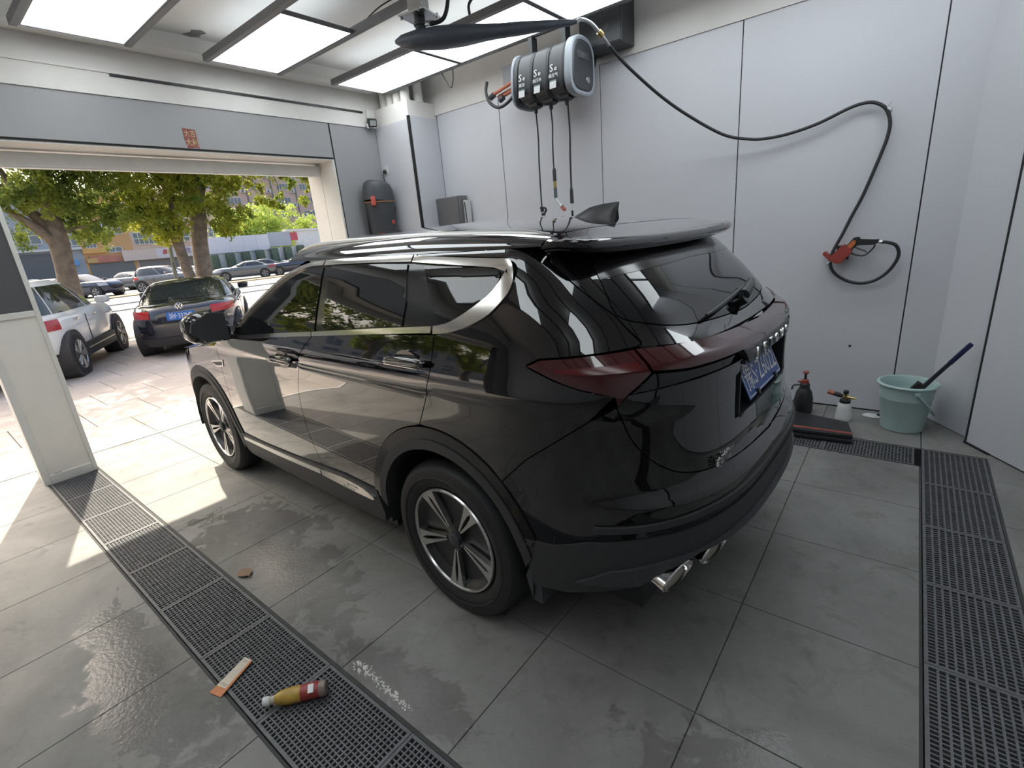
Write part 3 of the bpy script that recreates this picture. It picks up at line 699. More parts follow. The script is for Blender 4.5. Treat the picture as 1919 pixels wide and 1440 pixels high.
# exhaust tips
for v in (-.63, -.44, .44, .63):
    bm = NB(); lathe(bm, [(.052, -.10), (.058, 0), (.062, .03), (.058, .034), (.050, .02), (.045, -.08)], 24, Matrix.Translation((.875 if abs(v) > .5 else .925, v * 1.07, .462)) @ Euler((0, math.radians(98), math.radians(-8 if v < 0 else 8))).to_matrix().to_4x4() @ Matrix.Diagonal((.62, 1.55, 1, 1)))
    obj('exhaust_tip', bm, M_CHROME, suv)
bm = NB(); cyl(bm, (.60, -.53, .43), (.80, -.53, .45), .05, n=16); cyl(bm, (.60, .53, .43), (.80, .53, .45), .05, n=16); box(bm, (.45, 0, .38), (.3, 1.2, .16), bevel=.05)
obj('silencer', bm, M_BLACKPL, suv)
# roof, spoiler
def grid_panel(name, f, a0, a1, b0, b1, na, nb, m, parent, thick=0.0):
    A = np.linspace(a0, a1, na); Bv = np.linspace(b0, b1, nb); aa, bb = np.meshgrid(A, Bv, indexing='ij'); X = f(aa.ravel(), bb.ravel()); N = NORM(f, aa.ravel(), bb.ravel())
    F = [(i * nb + j, (i + 1) * nb + j, (i + 1) * nb + j + 1, i * nb + j + 1) for i in range(na - 1) for j in range(nb - 1)]
    me = bpy.data.meshes.new(name); me.from_pydata(X.tolist(), [], F); me.materials.append(m); me.shade_smooth(); me.normals_split_custom_set_from_vertices(N.tolist())
    o = bpy.data.objects.new(name, me); C.objects.link(o); o.parent = parent; return o
grid_panel('roof', ROOF, -1.22, .468, -1, 1, 60, 61, M_PAINT, suv)
def spo(bm):
    n = 41; rows = []
    vs_ = np.linspace(-1, 1, n)
    def top(a, t):
        ue = .632 - .045 * abs(a) ** 2.0 - .10 * abs(a) ** 9; u = .474 + (ue - .474) * t
        p = ROOF(u, a * .985); return Vector((p[0], p[1], p[2] + .010 * t))
    for t in np.linspace(0, 1, 8): rows.append([top(a, t) for a in vs_])
    for dz, du in ((.006, .006), (.022, .010), (.036, .004), (.046, -.01)):
        rows.append([top(a, 1) + Vector((du, 0, -dz * (1 - .9 * abs(a) ** 6))) for a in vs_])
    for t in (.7, .4, .1): rows.append([top(a, t) + Vector((-.01, 0, (-.046 - .012 * (1 - t)) * (1 - .9 * abs(a) ** 6))) for a in vs_])
    G = grid(bm, rows)
    for side in (0, -1): bm.faces.new([r[side] for r in G])
bm = NB(); spo(bm); obj('spoiler', bm, M_PAINT, suv, smooth=40)
both('spoiler_fin', [(.745, 1.545), (.758, 1.49), (.82, 1.412), (.84, 1.425), (.80, 1.48), (.80, 1.535)], M_GLOSSBLK, suv, off=.003, thick=.01, gap=.0)
bm = NB(); bx(bm, (.560, -.16, 1.476), (.585, .16, 1.492), .004); obj('brake_light', bm, M_REDLENS2, suv)
# greenhouse: dark base, glass panes, chrome
side = [(-1.93, 1.118), (-1.805, 1.169), (-1.589, 1.298), (-1.299, 1.448), (-1.10, 1.513), (-.95, 1.537), (-.6, 1.540), (-.14, 1.540)] + [(.27, 1.520), (.44, 1.507), (.505, 1.488), (.48, 1.452), (.40, 1.404), (.25, 1.326), (.15, 1.290), (.045, 1.266), (-.342, 1.244), (-.856, 1.203), (-1.228, 1.174), (-1.60, 1.144)]
both('window_frame', side, M_GLOSSBLK, suv, off=-.004, gap=0)
fw = smooth_poly([(-.835, 1.222), (-1.2, 1.192), (-1.57, 1.164), (-1.70, 1.158)], 3) + smooth_poly([(-1.70, 1.166), (-1.56, 1.262), (-1.383, 1.352), (-1.173, 1.452), (-1.05, 1.494), (-.96, 1.510), (-.836, 1.513)], 3)
both('door_window', fw, M_GLASS, suv, off=.001, gap=0, thick=.01)
both('rear_door_window', smooth_poly([(-.765, 1.230), (-.45, 1.258), (-.155, 1.281)], 3) + [(-.150, 1.36), (-.183, 1.513), (-.45, 1.520), (-.762, 1.519)], M_GLASS, suv, off=.001, gap=0, thick=.01)
both('quarter_window', smooth_poly([(-.075, 1.503), (.15, 1.496), (.30, 1.487), (.358, 1.472), (.352, 1.448), (.27, 1.383), (.187, 1.326), (.10, 1.296), (.062, 1.288)], 4), M_GLASS, suv, off=.001, gap=0, thick=.01)
def chrome(name, ctr, w, **k): both(name, strip(smooth_poly(ctr, 4), w if not isinstance(w, list) else list(np.interp(np.linspace(0, 1, (len(ctr) - 1) * 4 + 1), np.linspace(0, 1, len(w)), w))), M_CHROME, suv, off=.007, thick=.012, gap=0, g=.05, st=.03, **k)
chrome('belt_trim', [(-1.88, 1.121), (-1.6, 1.146), (-1.228, 1.179), (-.858, 1.208)], .021)
chrome('belt_trim', [(-.852, 1.2085), (-.342, 1.250), (.028, 1.278)], [.021, .024])
chrome('upper_trim', [(-1.79, 1.180), (-1.575, 1.305), (-1.30, 1.440), (-1.10, 1.505), (-.96, 1.527), (-.838, 1.532)], [.012, .016, .02])
chrome('upper_trim', [(-.828, 1.532), (-.5, 1.534), (-.160, 1.531)], .022)
chrome('quarter_trim', [(.040, 1.277), (.12, 1.290), (.21, 1.322), (.33, 1.385), (.43, 1.440), (.468, 1.476), (.43, 1.494), (.30, 1.503), (.1, 1.514), (-.150, 1.529)], [.028, .034, .05, .066, .07, .055, .04, .028, .024, .022])
# windscreen and bonnet
def E_(t):
    P = np.array([(-1.95, 1.105), (-1.805, 1.172), (-1.589, 1.304), (-1.299, 1.452), (-1.12, 1.520), (-1.05, 1.548)]); q = np.interp(t, np.linspace(0, 1, 6), P[:, 0]), np.interp(t, np.linspace(0, 1, 6), P[:, 1]); return q
rowsW = []
for i in range(17):
    t = i / 16; u, z = E_(t); w = float(Wf(z)) - .004; fwd = .24 - .09 * t
    top = float(zc(-1.2)) ; rise = (top - ZE) * t ** 2
    rowsW.append([Vector((u - fwd * (1 - a * a), w * a, z + rise * (1 - a * a) * .95)) for a in np.linspace(-1, 1, 25)])
bm = NB(); grid(bm, rowsW); obj('windscreen', bm, M_GLASS, suv)
rowsH = []
for i in range(25):
    s = -1.95 - 1.42 * i / 24; w = float(Wf(1.0)) * (1 - .0) * (1 if s > -2.75 else (1 - ((-2.75 - s) / .72) ** 2.6) ** (1 / 2.6)) - .006
    ze = 1.035 + (s + 2.2) * .05 if s > -2.45 else 1.022 + (s + 2.45) * .12
    rowsH.append([Vector((s, w * a, ze + .075 * (1 - a ** 2) * (1 - .35 * i / 24))) for a in np.linspace(-1, 1, 25)])
bm = NB(); grid(bm, rowsH); obj('bonnet', bm, M_PAINT, suv)
# arches, sills, flaps
for cx, nm in ((0, 'rear'), (WB, 'front')):
    r1, r2, r3 = (ro - .003, rmid, ri) if cx == 0 else (.492, .452, .415)
    a0, a1 = (12, 172) if cx == 0 else (8, 183)
    a0r = 22 if cx == 0 else 2
    both('arch_trim', arc(cx, .361, r1, a0r, a1 - 2, 40) + arc(cx, .361, r2, a1, a0r - 8, 40), M_GLOSSBLK if cx == 0 else M_CLAD, suv, off=.006, thick=.03, gap=0, g=.03)
    both('arch_cladding', arc(cx, .361, r2, a0r - 8, a1, 40) + arc(cx, .361, r3, a1 + 4, a0r - 14, 40), M_CLAD, suv, off=.012, thick=.07, gap=0, g=.03)
    for sg in (-1, 1):
        bm = NB(); rows = []
        for rr, vv in ((.60, .30), (.43, .32), (.43, .80), (.44, .885)):
            rows.append([Vector((cx + rr * math.cos(math.radians(a)), sg * vv, .361 + rr * math.sin(math.radians(a)))) for a in range(-12, 193, 8)])
        grid(bm, rows); obj('wheel_well', bm, M_BLACKPL, suv)
both('sill_cladding', SILL + [(-.50, .46), (-.49, .33), (-.52, .26), (-1.2, .235), (-2.15, .24), (-2.20, .30)], M_CLAD, suv, off=.010, thick=.05)
sc = smooth_poly([(-1.04, .437), (-.80, .452), (-.62, .440), (-.535, .405)], 4)
both('sill_trim', sc + smooth_poly([(-.56, .392), (-.80, .392), (-1.04, .398)], 4), M_CHROME, suv, off=.018, thick=.02, gap=0, g=.04)
both('sill_trim', smooth_poly([(-2.12, .375), (-1.6, .378), (-1.06, .398)], 4) + smooth_poly([(-1.06, .426), (-1.6, .408), (-2.12, .395)], 4), M_SATIN, suv, off=.016, thick=.02, gap=0, g=.04)
text('JETOUR', .022, basis((-.74, -.914, .412), (1, 0, 0), (0, 0, 1)), M_STEEL, suv, name='sill_lettering', ext=.0008, sx=1.4)
both('fender_vent', [(-2.35, .925), (-2.12, .952), (-2.135, .905), (-2.26, .890)], M_CHROME, suv, off=.004, thick=.008, gap=0)
both('fender_vent_core', [(-2.325, .918), (-2.145, .938), (-2.158, .912), (-2.25, .902)], M_BLACKPL, suv, off=.006, thick=.004, gap=0)
for sg in (-1, 1):
    bm = NB(); prism(bm, [(.445, .47), (.475, .47), (.470, .262), (.425, .262), (.40, .36)], lambda x, z, t: Vector((x, sg * t, z)), .72, .875); obj('mud_flap', bm, M_BLACKPL2, suv, smooth=0)
bm = NB(); bx(bm, (-3.2, -.62, .2), (.75, .62, .45)); bx(bm, (-2.15, -.82, .22), (-.5, .82, .45)); obj('underbody', bm, M_BLACKPL, suv, smooth=0)
# door handles
for (hx, hz, sl_) in ((-.105, 1.150, .02), (-1.185, 1.053, .02)):
    for sg in (-1, 1):
        W0 = float(Wf(hz))
        bm = NB(); prism(bm, [(hx + .075 * math.cos(a), hz + .048 * math.sin(a)) for a in np.linspace(0, 2 * PI, 20)[:-1]], lambda x, z, t: Vector((x, sg * t, z)), W0 - .02, W0 + .004); obj('handle_bowl', bm, M_GLOSSBLK, suv)
        bm = NB(); rows = tube(bm, [(hx - .125, 0, hz - .006), (hx - .10, 0, hz + .0), (hx, 0, hz + .005), (hx + .10, 0, hz + .006), (hx + .128, 0, hz + .004)], [.010, .019, .021, .019, .010], 12, 3)
        for v in bm.verts: v.co.y = sg * (W0 + .018 + (v.co.y) * .9)
        h = obj('door_handle', bm, M_PAINT, suv)
        bm = NB(); bx(bm, (hx - .106, sg * (W0 + .030), hz - .012), (hx + .106, sg * (W0 + .0385), hz - .007), .002); obj('chrome_strip', bm, M_CHROME, h)
# mirrors
for sg in (-1, 1):
    bm = NB()
    prof = [(-1.965, 1.150), (-1.97, 1.215), (-1.93, 1.275), (-1.86, 1.278), (-1.84, 1.15), (-1.90, 1.105)]
    secs = []
    for k, (t, s_) in enumerate(((.90, .55), (.95, .86), (1.0, 1.0), (1.06, 1.0), (1.10, .90), (1.13, .62), (1.14, .3))):
        cz = 1.19 + (.02 if t > .95 else 0); cx = -1.89
        ring = []
        for a in np.linspace(0, 2 * PI, 21)[:-1]:
            x = math.copysign(abs(math.cos(a)) ** .7, math.cos(a)) * (.075 if math.cos(a) > 0 else .13); z = math.copysign(abs(math.sin(a)) ** .8, math.sin(a)) * .095
            ring.append(Vector((cx + x * s_, sg * t, cz + z * s_)))
        secs.append(ring)
    G = grid(bm, secs, closed=True); bm.faces.new(G[0]); bm.faces.new(G[-1])
    mr = obj('wing_mirror', bm, M_PAINT, suv, smooth=50)
    bm = NB(); prism(bm, [(sg * .93, 1.13), (sg * .93, 1.285), (sg * 1.02, 1.30), (sg * 1.115, 1.25), (sg * 1.13, 1.20), (sg * 1.06, 1.13)], lambda v, z, t: Vector((-1.80 + t, v, z)), -.02, .0); obj('mirror_glass', bm, mat('mirror_back', (.05, .05, .052), .25), mr, smooth=0)
    bm = NB(); bx(bm, (-1.93, sg * .86, 1.118), (-1.82, sg * .97, 1.15), .012); obj('mirror_foot', bm, M_GLOSSBLK, mr)
# roof rails, antenna, wiper
for sg in (-1, 1):
    bm = NB(); rr = smooth_poly([(-1.30, .03), (-1.15, .06), (-.95, .066), (-.4, .058), (.1, .048), (.32, .040), (.43, .022), (.49, .0)], 4)
    pts = [Vector((u, sg * .635, float(ROOF(np.array(u), np.array(.86))[2]) + h * .72 - .010)) for u, h in rr]
    tube(bm, pts, .0135, 10, sx=1.1, sy=1.0); obj('roof_rail', bm, M_SATIN, suv)
bm = NB(); secs = []
for x, w, h in ((.09, .004, .002), (.135, .026, .030), (.19, .034, .054), (.25, .035, .067), (.31, .028, .075), (.335, .018, .077), (.322, .020, .0)):
    z0 = 1.632 - .10 * (x - .1); secs.append([Vector((x, -w, z0)), Vector((x + .0, -w * .6, z0 + h * .6)), Vector((x + .012, 0, z0 + h)), Vector((x, w * .6, z0 + h * .6)), Vector((x, w, z0))])
grid(bm, secs); obj('antenna_fin', bm, mat('fin_grey', (.03, .032, .035), .35), suv, smooth=60)
def RW(v, z, off): 
    W = float(Wf(z)); R = float(Rf(z)); u = S0 + (R - S0) * (1 - (abs(v) / W) ** 3) ** (1 / 3); return Vector((u + off, v, z + off * .6))
bm = NB(); tube(bm, [RW(.02, 1.27, .03), RW(.12, 1.285, .035), RW(.22, 1.30, .03)], [.022, .020, .014], 10, 3); tube(bm, [RW(.22, 1.30, .028), RW(-.20, 1.272, .022), RW(-.34, 1.262, .018)], [.010, .009, .005], 8, 3)
obj('rear_wiper', bm, M_BLACKPL, suv)
bm = NB(); cyl(bm, RW(0.0, 1.262, .0), RW(0.0, 1.262, .035), .024); obj('wiper_cap', bm, M_GLOSSBLK, suv)
# wheels
def wheel_meshes():
    Mx = Euler((math.radians(90), 0, 0)).to_matrix().to_4x4()   # axis -> -y outward (left side)
    bm = NB(); lathe(bm, [(.236, -.02), (.262, .004), (.305, .012), (.340, .004), (.356, -.018), (.360, -.05), (.360, -.17), (.345, -.205), (.262, -.215), (.236, -.19)], 56, Mx, close=True)
    lathe(bm, [(.292, .0115), (.294, .0135), (.298, .0135), (.300, .0115)], 56, Mx); tyre = obj('tyre', bm, M_RUBBER, None)
    bm = NB(); lathe(bm, [(.0, -.045), (.06, -.04), (.085, -.045), (.20, -.035), (.222, -.012), (.236, -.006), (.240, -.012), (.236, -.04), (.222, -.19), (.10, -.20), (0, -.20)], 48, Mx); rim = obj('wheel', bm, M_RIMDARK, None)
    bm = NB(); lathe(bm, [(.229, -.006), (.232, .002), (.239, .003), (.243, -.004), (.240, -.012)], 56, Mx); lip = obj('rim_lip', bm, M_ALLOY, None)
    bm = NB(); lathe(bm, [(.034, -.03), (.034, -.010), (.028, -.006), (0, -.005)], 24, Mx); cap = obj('hub_cap', bm, M_BLACKPL2, None)
    bl = []
    for sgn in (1, -1):
        bm = NB()
        pr = [(.058, -.004), (.14, -.009), (.195, -.019), (.232, -.041), (.232, .010), (.20, .0065), (.14, .006), (.058, .004)]
        pr = [(r, w * sgn) for r, w in pr]
        off = 8.5 * sgn
        def fn(r, w, t):
            a = math.radians(off * (.55 + .45 * r / .23)); x = r * math.cos(a) - w * math.sin(a); z = r * math.sin(a) + w * math.cos(a); dep = -.012 + .010 * (r / .23) - .012 * (1 - r / .23)
            return Vector((x, -(dep + t), z))
        prism(bm, pr, fn, -.02, .0); bl.append(obj('spoke', bm, M_ALLOY, None, smooth=0))
    return rim, [tyre, lip, cap], bl
rim0, subs0, bl0 = wheel_meshes()
first = True
for (u, sg) in ((0, -1), (WB, -1), (0, 1), (WB, 1)):
    w = rim0 if first else rim0.copy()
    if not first: C.objects.link(w)
    w.parent = suv; w.location = (u, sg * .887, .361); w.rotation_euler = (0, 0, 0 if sg < 0 else PI)
    for s_ in subs0:
        c = s_ if first else s_.copy()
        if not first: C.objects.link(c)
        c.parent = w
    for k in range(5):
        for b in bl0:
            c = b.copy(); C.objects.link(c); c.parent = w; c.rotation_euler = (0, math.radians(-(52 + 72 * k)), 0)
    first = False
for b in bl0: bpy.data.objects.remove(b)
# ------------------------------------------------------------------ swing boom on the ceiling
t = thing('swing_boom', 'dark grey swivelling hose boom hanging from a white square ceiling post', 'hose boom', (-2.80, 2.76, 3.448))
bm = NB(); box(bm, (0, 0, -.205), (.105, .105, .395), (0, 0, .2), .004, 1); obj('post', bm, M_WHITEMETAL, t)
bm = NB(); box(bm, (0, 0, -.405), (.21, .21, .012), (0, 0, .2), .002, 1); pn = obj('base_plate', bm, M_STEEL, t, smooth=0)
for sx in (-.085, .085):
    for sy in (-.085, .085):
        bm = NB(); cyl(bm, (sx, sy, -.42), (sx, sy, -.39), .009, n=6); obj('bolt', bm, M_STEEL, pn, smooth=0)
bm = NB(); cyl(bm, (0, 0, -.41), (0, 0, -.50), .036, n=20); cyl(bm, (0, 0, -.44), (0, 0, -.46), .045, n=20); obj('swivel', bm, M_BLACKPL2, t)
bm = NB(); box(bm, (.06, .03, -.455), (.07, .03, .03), (0, 0, .6), .006); obj('inlet_fitting', bm, M_STEEL, t)
# boom body from tail to tip (local coordinates relative to the post)
A = Vector((-.13, -.13, -.545)); Bp = Vector((.845, .63, -.533))
dd = (Bp - A); side_ = Vector((0, 0, 1)).cross(dd).normalized(); rows = []
for f_, w_, h_ in ((0, .008, .010), (.04, .045, .035), (.12, .075, .052), (.25, .092, .060), (.38, .088, .056), (.50, .060, .044), (.58, .046, .040), (.70, .044, .036), (.85, .032, .026), (.96, .022, .018), (1.0, .012, .012)):
    c = A + dd * f_; ring = []
    for a in np.linspace(0, 2 * PI, 21)[:-1]:
        x = math.copysign(abs(math.cos(a)) ** .75, math.cos(a)); z = math.copysign(abs(math.sin(a)) ** .75, math.sin(a))
        ring.append(c + side_ * x * w_ + Vector((0, 0, z * h_ * (1.15 if z < 0 else .9))))
    rows.append(ring)
bm = NB(); G = grid(bm, rows, closed=True); bm.faces.new(G[0]); bm.faces.new(G[-1]); obj('boom_arm', bm, mat('boom_grey', (.085, .10, .125), .38, var=.08), t, smooth=50)
bm = NB(); tube(bm, [(.065, .03, -.46), (.16, .07, -.44), (.20, .09, -.30), (.17, .07, -.12), (.14, .06, -.01)], .014, 8, 6); obj('feed_hose', bm, M_HOSE, t)

# hose from the boom tip to the wall and the spray gun
tip = (-1.955, 3.39, 2.915)
t = thing('pressure_hose', 'long black pressure hose draped from the boom tip to the wall hook and spray gun', 'hose', tip)
def L_(p): return tuple(p[i] - tip[i] for i in range(3))
bm = NB(); tube(bm, [L_((-1.955, 3.39, 2.915)), L_((-1.93, 3.43, 2.93)), L_((-1.90, 3.50, 2.912)), L_((-1.88, 3.57, 2.870))], .012, 8, 5); obj('spring_guard', bm, M_STEEL, t)
bm = NB(); cyl(bm, L_((-1.881, 3.565, 2.873)), L_((-1.872, 3.595, 2.853)), .020, n=8); obj('hose_connector', bm, M_BRASS, t)
bm = NB(); tube(bm, [L_((-1.872, 3.595, 2.853)), L_((-1.85, 3.66, 2.80))], .011, 8); obj('ferrule', bm, M_STEEL, t)
def onray(u, y):  # helper kept in world space: x, y, z triples already solved for the hose run
    return u
hp = [(-1.86, 3.64, 2.82), (-1.80, 3.80, 2.70), (-1.66, 4.08, 2.51), (-1.50, 4.28, 2.355), (-1.27, 4.42, 2.19), (-1.09, 4.47, 2.13), (-.955, 4.49, 2.115), (-.80, 4.50, 2.125), (-.63, 4.505, 2.160), (-.458, 4.51, 2.221), (-.37, 4.515, 2.237), (-.308, 4.515, 2.227), (-.245, 4.515, 2.18), (-.212, 4.515, 2.095), (-.215, 4.515, 2.00),
      (-.241, 4.515, 1.891), (-.280, 4.515, 1.75), (-.319, 4.515, 1.622), (-.37, 4.51, 1.49), (-.412, 4.50, 1.371), (-.452, 4.485, 1.27), (-.466, 4.475, 1.20), (-.460, 4.475, 1.14), (-.43, 4.48, 1.09), (-.376, 4.485, 1.048), (-.31, 4.49, 1.020), (-.24, 4.49, 1.016), (-.17, 4.49, 1.040), (-.11, 4.49, 1.095), (-.072, 4.485, 1.165), (-.062, 4.48, 1.225), (-.085, 4.475, 1.280), (-.135, 4.47, 1.303), (-.165, 4.468, 1.305)]
bm = NB(); tube(bm, [L_(p) for p in hp], .0115, 10, 5); obj('hose', bm, M_HOSE, t)
t2 = thing('hose_hook', 'small bright metal hook on the grey wall carrying the top bend of the hose', 'hook', (-.225, WY, 2.19))
bm = NB(); tube(bm, [(0, 0, -.02), (-.005, -.055, -.022), (-.01, -.06, .0), (.012, -.062, .025)], .0035, 6, 4); obj('hook_wire', bm, M_STEEL, t2)
bm = NB(); box(bm, (0, -.003, -.02), (.025, .006, .03), bevel=.002); obj('hook_plate', bm, M_STEEL, t2)
# spray gun
g = thing('spray_gun', 'black and orange pressure washer gun resting in the red wall holder', 'spray gun', (-.33, 4.47, 1.27))
def wp(x, z, t): return Vector((x - .33 + .33, t, z))
def gp(px, pz): return (px + .33, pz - 1.27)
P_ = lambda pts: [gp(*p) for p in pts]
fnw = lambda x, z, t: Vector((x, t, z))
bm = NB(); prism(bm, P_([(-.385, 1.275), (-.335, 1.348), (-.300, 1.352), (-.296, 1.330), (-.205, 1.322), (-.182, 1.330), (-.190, 1.300), (-.215, 1.290), (-.300, 1.296), (-.318, 1.290), (-.335, 1.262), (-.36, 1.235)]), fnw, -.022, .022)
bmesh.ops.bevel(bm, geom=list(bm.edges), offset=.004, segments=2, affect='EDGES'); obj('gun_body', bm, M_BLACKPL, g)
bm = NB(); tube(bm, [(p[0], 0, p[1]) for p in P_([(-.205, 1.292), (-.212, 1.268), (-.245, 1.228), (-.275, 1.216), (-.325, 1.228), (-.345, 1.240)])], .0055, 8, 5); obj('trigger_guard', bm, M_BLACKPL, g)
bm = NB(); tube(bm, [(p[0], 0, p[1]) for p in P_([(-.322, 1.278), (-.290, 1.262), (-.260, 1.250), (-.250, 1.238)])], .006, 8, 4, sy=.7); obj('trigger', bm, M_BLACKPL2, g)
bm = NB(); prism(bm, P_([(-.385, 1.268), (-.338, 1.330), (-.318, 1.325), (-.322, 1.302), (-.358, 1.252)]), fnw, -.026, .026); obj('orange_grip', bm, M_ORANGE, g)
bm = NB(); cyl(bm, (gp(-.192, 1.309)[0], 0, .039), (gp(-.150, 1.306)[0], 0, .036), .010, n=10); cyl(bm, (gp(-.178, 1.309)[0], 0, .038), (gp(-.165, 1.306)[0], 0, .037), .014, n=6); obj('hose_coupling', bm, M_STEEL, g)
bm = NB(); cyl(bm, (gp(-.445, 1.195)[0], 0, -.075), (gp(-.488, 1.163)[0], 0, -.107), .007, n=10); obj('lance_tip', bm, M_STEEL, g)
h = thing('gun_holder', 'red plastic wall holder for the spray gun', 'holder', (-.43, 4.52, 1.22))
gq = lambda pts: [(p[0] + .43, p[1] - 1.22) for p in pts]
bm = NB(); prism(bm, gq([(-.43, 1.165), (-.395, 1.168), (-.335, 1.245), (-.342, 1.270), (-.385, 1.300), (-.395, 1.302), (-.445, 1.245), (-.462, 1.218), (-.478, 1.232), (-.505, 1.258), (-.522, 1.240), (-.478, 1.195)]), lambda x, z, t: Vector((x, t, z)), -.085, .0)
bmesh.ops.bevel(bm, geom=list(bm.edges), offset=.004, segments=2, affect='EDGES'); obj('cradle', bm, M_REDPL, h)
bm = NB(); box(bm, (.03, .018, .02), (.08, .034, .10), bevel=.004); obj('wall_plate', bm, M_BLACKPL, h)

# ------------------------------------------------------------------ combined hose reel unit
RX0, RX1 = -2.935, -2.325
rl = thing('hose_reel_unit', 'dark grey triple hose reel cabinet with a pale end rim, high on the wall', 'hose reel', (RX0, 4.12, 2.87))
def dshape(k=1.0, dz=0.0):
    # outline in (y, z): flat back, rounded front and bottom
    o = []
    for a in np.linspace(0, 2 * PI, 41)[:-1]:
        c, s_ = math.cos(a), math.sin(a); e = 3.2
        r = (abs(c) ** e + abs(s_) ** e) ** (-1 / e)
        y = r * c * .19; z = r * s_ * .21
        y -= .03 * (z / .21) * -1 if y < 0 else 0
        o.append((y * k, z * k + dz))
    return o
def reel_sec(x0, x1, k0, name, m, extra=0):
    bm = NB(); rows = []
    ch = .02
    for x, k in ((x0, k0 * .93), (x0 + ch, k0), (x1 - ch, k0), (x1, k0 * .93)): rows.append([Vector((x, y, z)) for y, z in dshape(k)])
    G = grid(bm, rows, closed=True); bm.faces.new(G[0]); bm.faces.new(G[-1]); return obj(name, bm, m, rl, smooth=30)
W3 = .155
labs = [('高泡', 'S e'), ('高压水', 'S e'), ('高压气', 'S e')]
for i in range(3):
    x0 = .05 + i * (W3 + .008)
    s_ = reel_sec(x0, x0 + W3, .97, 'reel_housing', M_BLACKPL2)
    # sticker on the lower front: plane facing -y slightly down
    def fr(x, z, off=.004): 
        return basis((x, -.190 - off + .03 * (z / .21), z), (1, 0, 0), (0, .14, 1))
    xc = x0 + W3 * .40
    bm = NB(); box(bm, (0, 0, 0), (.062, .052, .003)); bm.transform(fr(xc, -.135, .006)); obj('sticker', bm, M_WHITEPL, s_, smooth=0)
    bm = NB(); box(bm, (0, 0, 0), (.062, .012, .003)); bm.transform(fr(xc, -.105, .006)); obj('sticker', bm, mat('green_grey_label', (.14, .22, .20), .5), s_, smooth=0)
    text('S', .078, fr(xc - .018, -.008, .006), M_WHITE, s_, ext=.0006); text('e', .056, fr(xc + .022, -.014, .006), M_WHITE, s_, ext=.0006)
    text(labs[i][0], .032, fr(xc, -.066, .006), M_WHITE, s_, ext=.0006)
    bm = NB(); rows = [[Vector((x0 + W3 * .62 + a * .045, -.06 + b * .045, -.19 - dz)) for a, b in ((-1, -1), (1, -1), (1, 1), (-1, 1))] for dz in (0, .035)] + [[Vector((x0 + W3 * .62 + a * .026, -.06 + b * .026, -.19 - .05)) for a, b in ((-1, -1), (1, -1), (1, 1), (-1, 1))]]
    G = grid(bm, rows, closed=True); bm.faces.new(G[-1]); cyl(bm, (x0 + W3 * .62, -.06, -.235), (x0 + W3 * .62, -.06, -.275), .019, .014, n=14); obj('hose_outlet', bm, M_BLACKPL, s_)
reel_sec(0, .045, 1.0, 'left_end_cap', M_BLACKPL2)
def rim(x0, x1):
    bm = NB(); rows = []
    for x, k in ((x0, .98), (x0 + .008, 1.05), (x1 - .006, 1.05), (x1, .99), (x1 - .004, .90)): rows.append([Vector((x, y, z)) for y, z in dshape(k)])
    grid(bm, rows, closed=True); return obj('end_rim', bm, mat('pale_grey_plastic', (.30, .33, .37), .4), rl)
rim(.54, .612)
bm = NB(); rows = [[Vector((.604, y, z)) for y, z in dshape(.90)], [Vector((.614, y, z)) for y, z in dshape(.84)]]; G = grid(bm, rows, closed=True); bm.faces.new(G[-1]); bm.faces.new(G[0]); fc = obj('end_face', bm, M_BLACKPL2, rl)
bm = NB(); bx(bm, (.613, -.10, .045), (.618, .09, .098), .004); obj('name_strip', bm, mat('grey_badge', (.075, .08, .09), .4), fc)
text('JIEYI', .034, basis((.6185, -.005, .072), (0, 1, 0), (0, 0, 1)), M_GREYBOX, fc, ext=.0005)
bm = NB(); lathe(bm, [(.026, 0), (.024, .008), (0, .009)], 20, basis((.613, .06, -.10), (0, 1, 0), (0, 0, 1))); obj('logo_button', bm, M_STEEL, fc)
rim(-.012, .012)
bm = NB(); bx(bm, (.06, .17, -.06), (.44, .24, .16)); bx(bm, (.1, -.05, .19), (.14, .03, .325)); bx(bm, (.44, -.05, .19), (.48, .03, .325)); obj('mounting_bracket', bm, M_BLACKPL, rl, smooth=0)
# drop hoses and their fittings
def drop(x, z1, name, label):
    tt = thing(name, label, 'hose', (x, 4.06, 2.60)); z1 -= 2.60
    bm = NB(); tube(bm, [(0, 0, .0), (.004, .006, z1 * .25), (.0, .0, z1 * .5), (-.006, .004, z1 * .8), (-.004, .003, z1)], .0085 if 'thick' in label else .0068, 8, 5); obj('hose', bm, M_HOSE, tt); return tt, z1
d1, z = drop(-2.79, 1.80, 'air_hose', 'thin black reel hose with a black plug, the one closest to the door')
bm = NB(); box(bm, (0, 0, z - .02), (.03, .022, .05), bevel=.006); tube(bm, [(-.02, 0, z - .005), (.03, 0, z - .01), (.045, 0, z - .03), (.03, 0, z - .05)], .010, 8, 3); box(bm, (.012, 0, z - .065), (.034, .024, .028), bevel=.006); obj('plug', bm, M_BLACKPL, d1)
d2, z = drop(-2.63, 2.10, 'foam_hose', 'black hose with brass collar and red nozzle, middle of the three reel hoses')
bm = NB(); tube(bm, [(0, 0, z + .02), (0, 0, z - .0), (0, 0, z - .09)], [.010, .016, .016], 12); obj('sleeve', bm, M_HOSE, d2)
bm = NB(); cyl(bm, (0, 0, z - .09), (0, 0, z - .145), .015, n=12); obj('brass_collar', bm, M_BRASS, d2)
bm = NB(); cyl(bm, (0, 0, z - .145), (0, 0, z - .235), .016, n=12); obj('grey_pipe', bm, mat('slate_plastic', (.10, .13, .15), .45), d2)
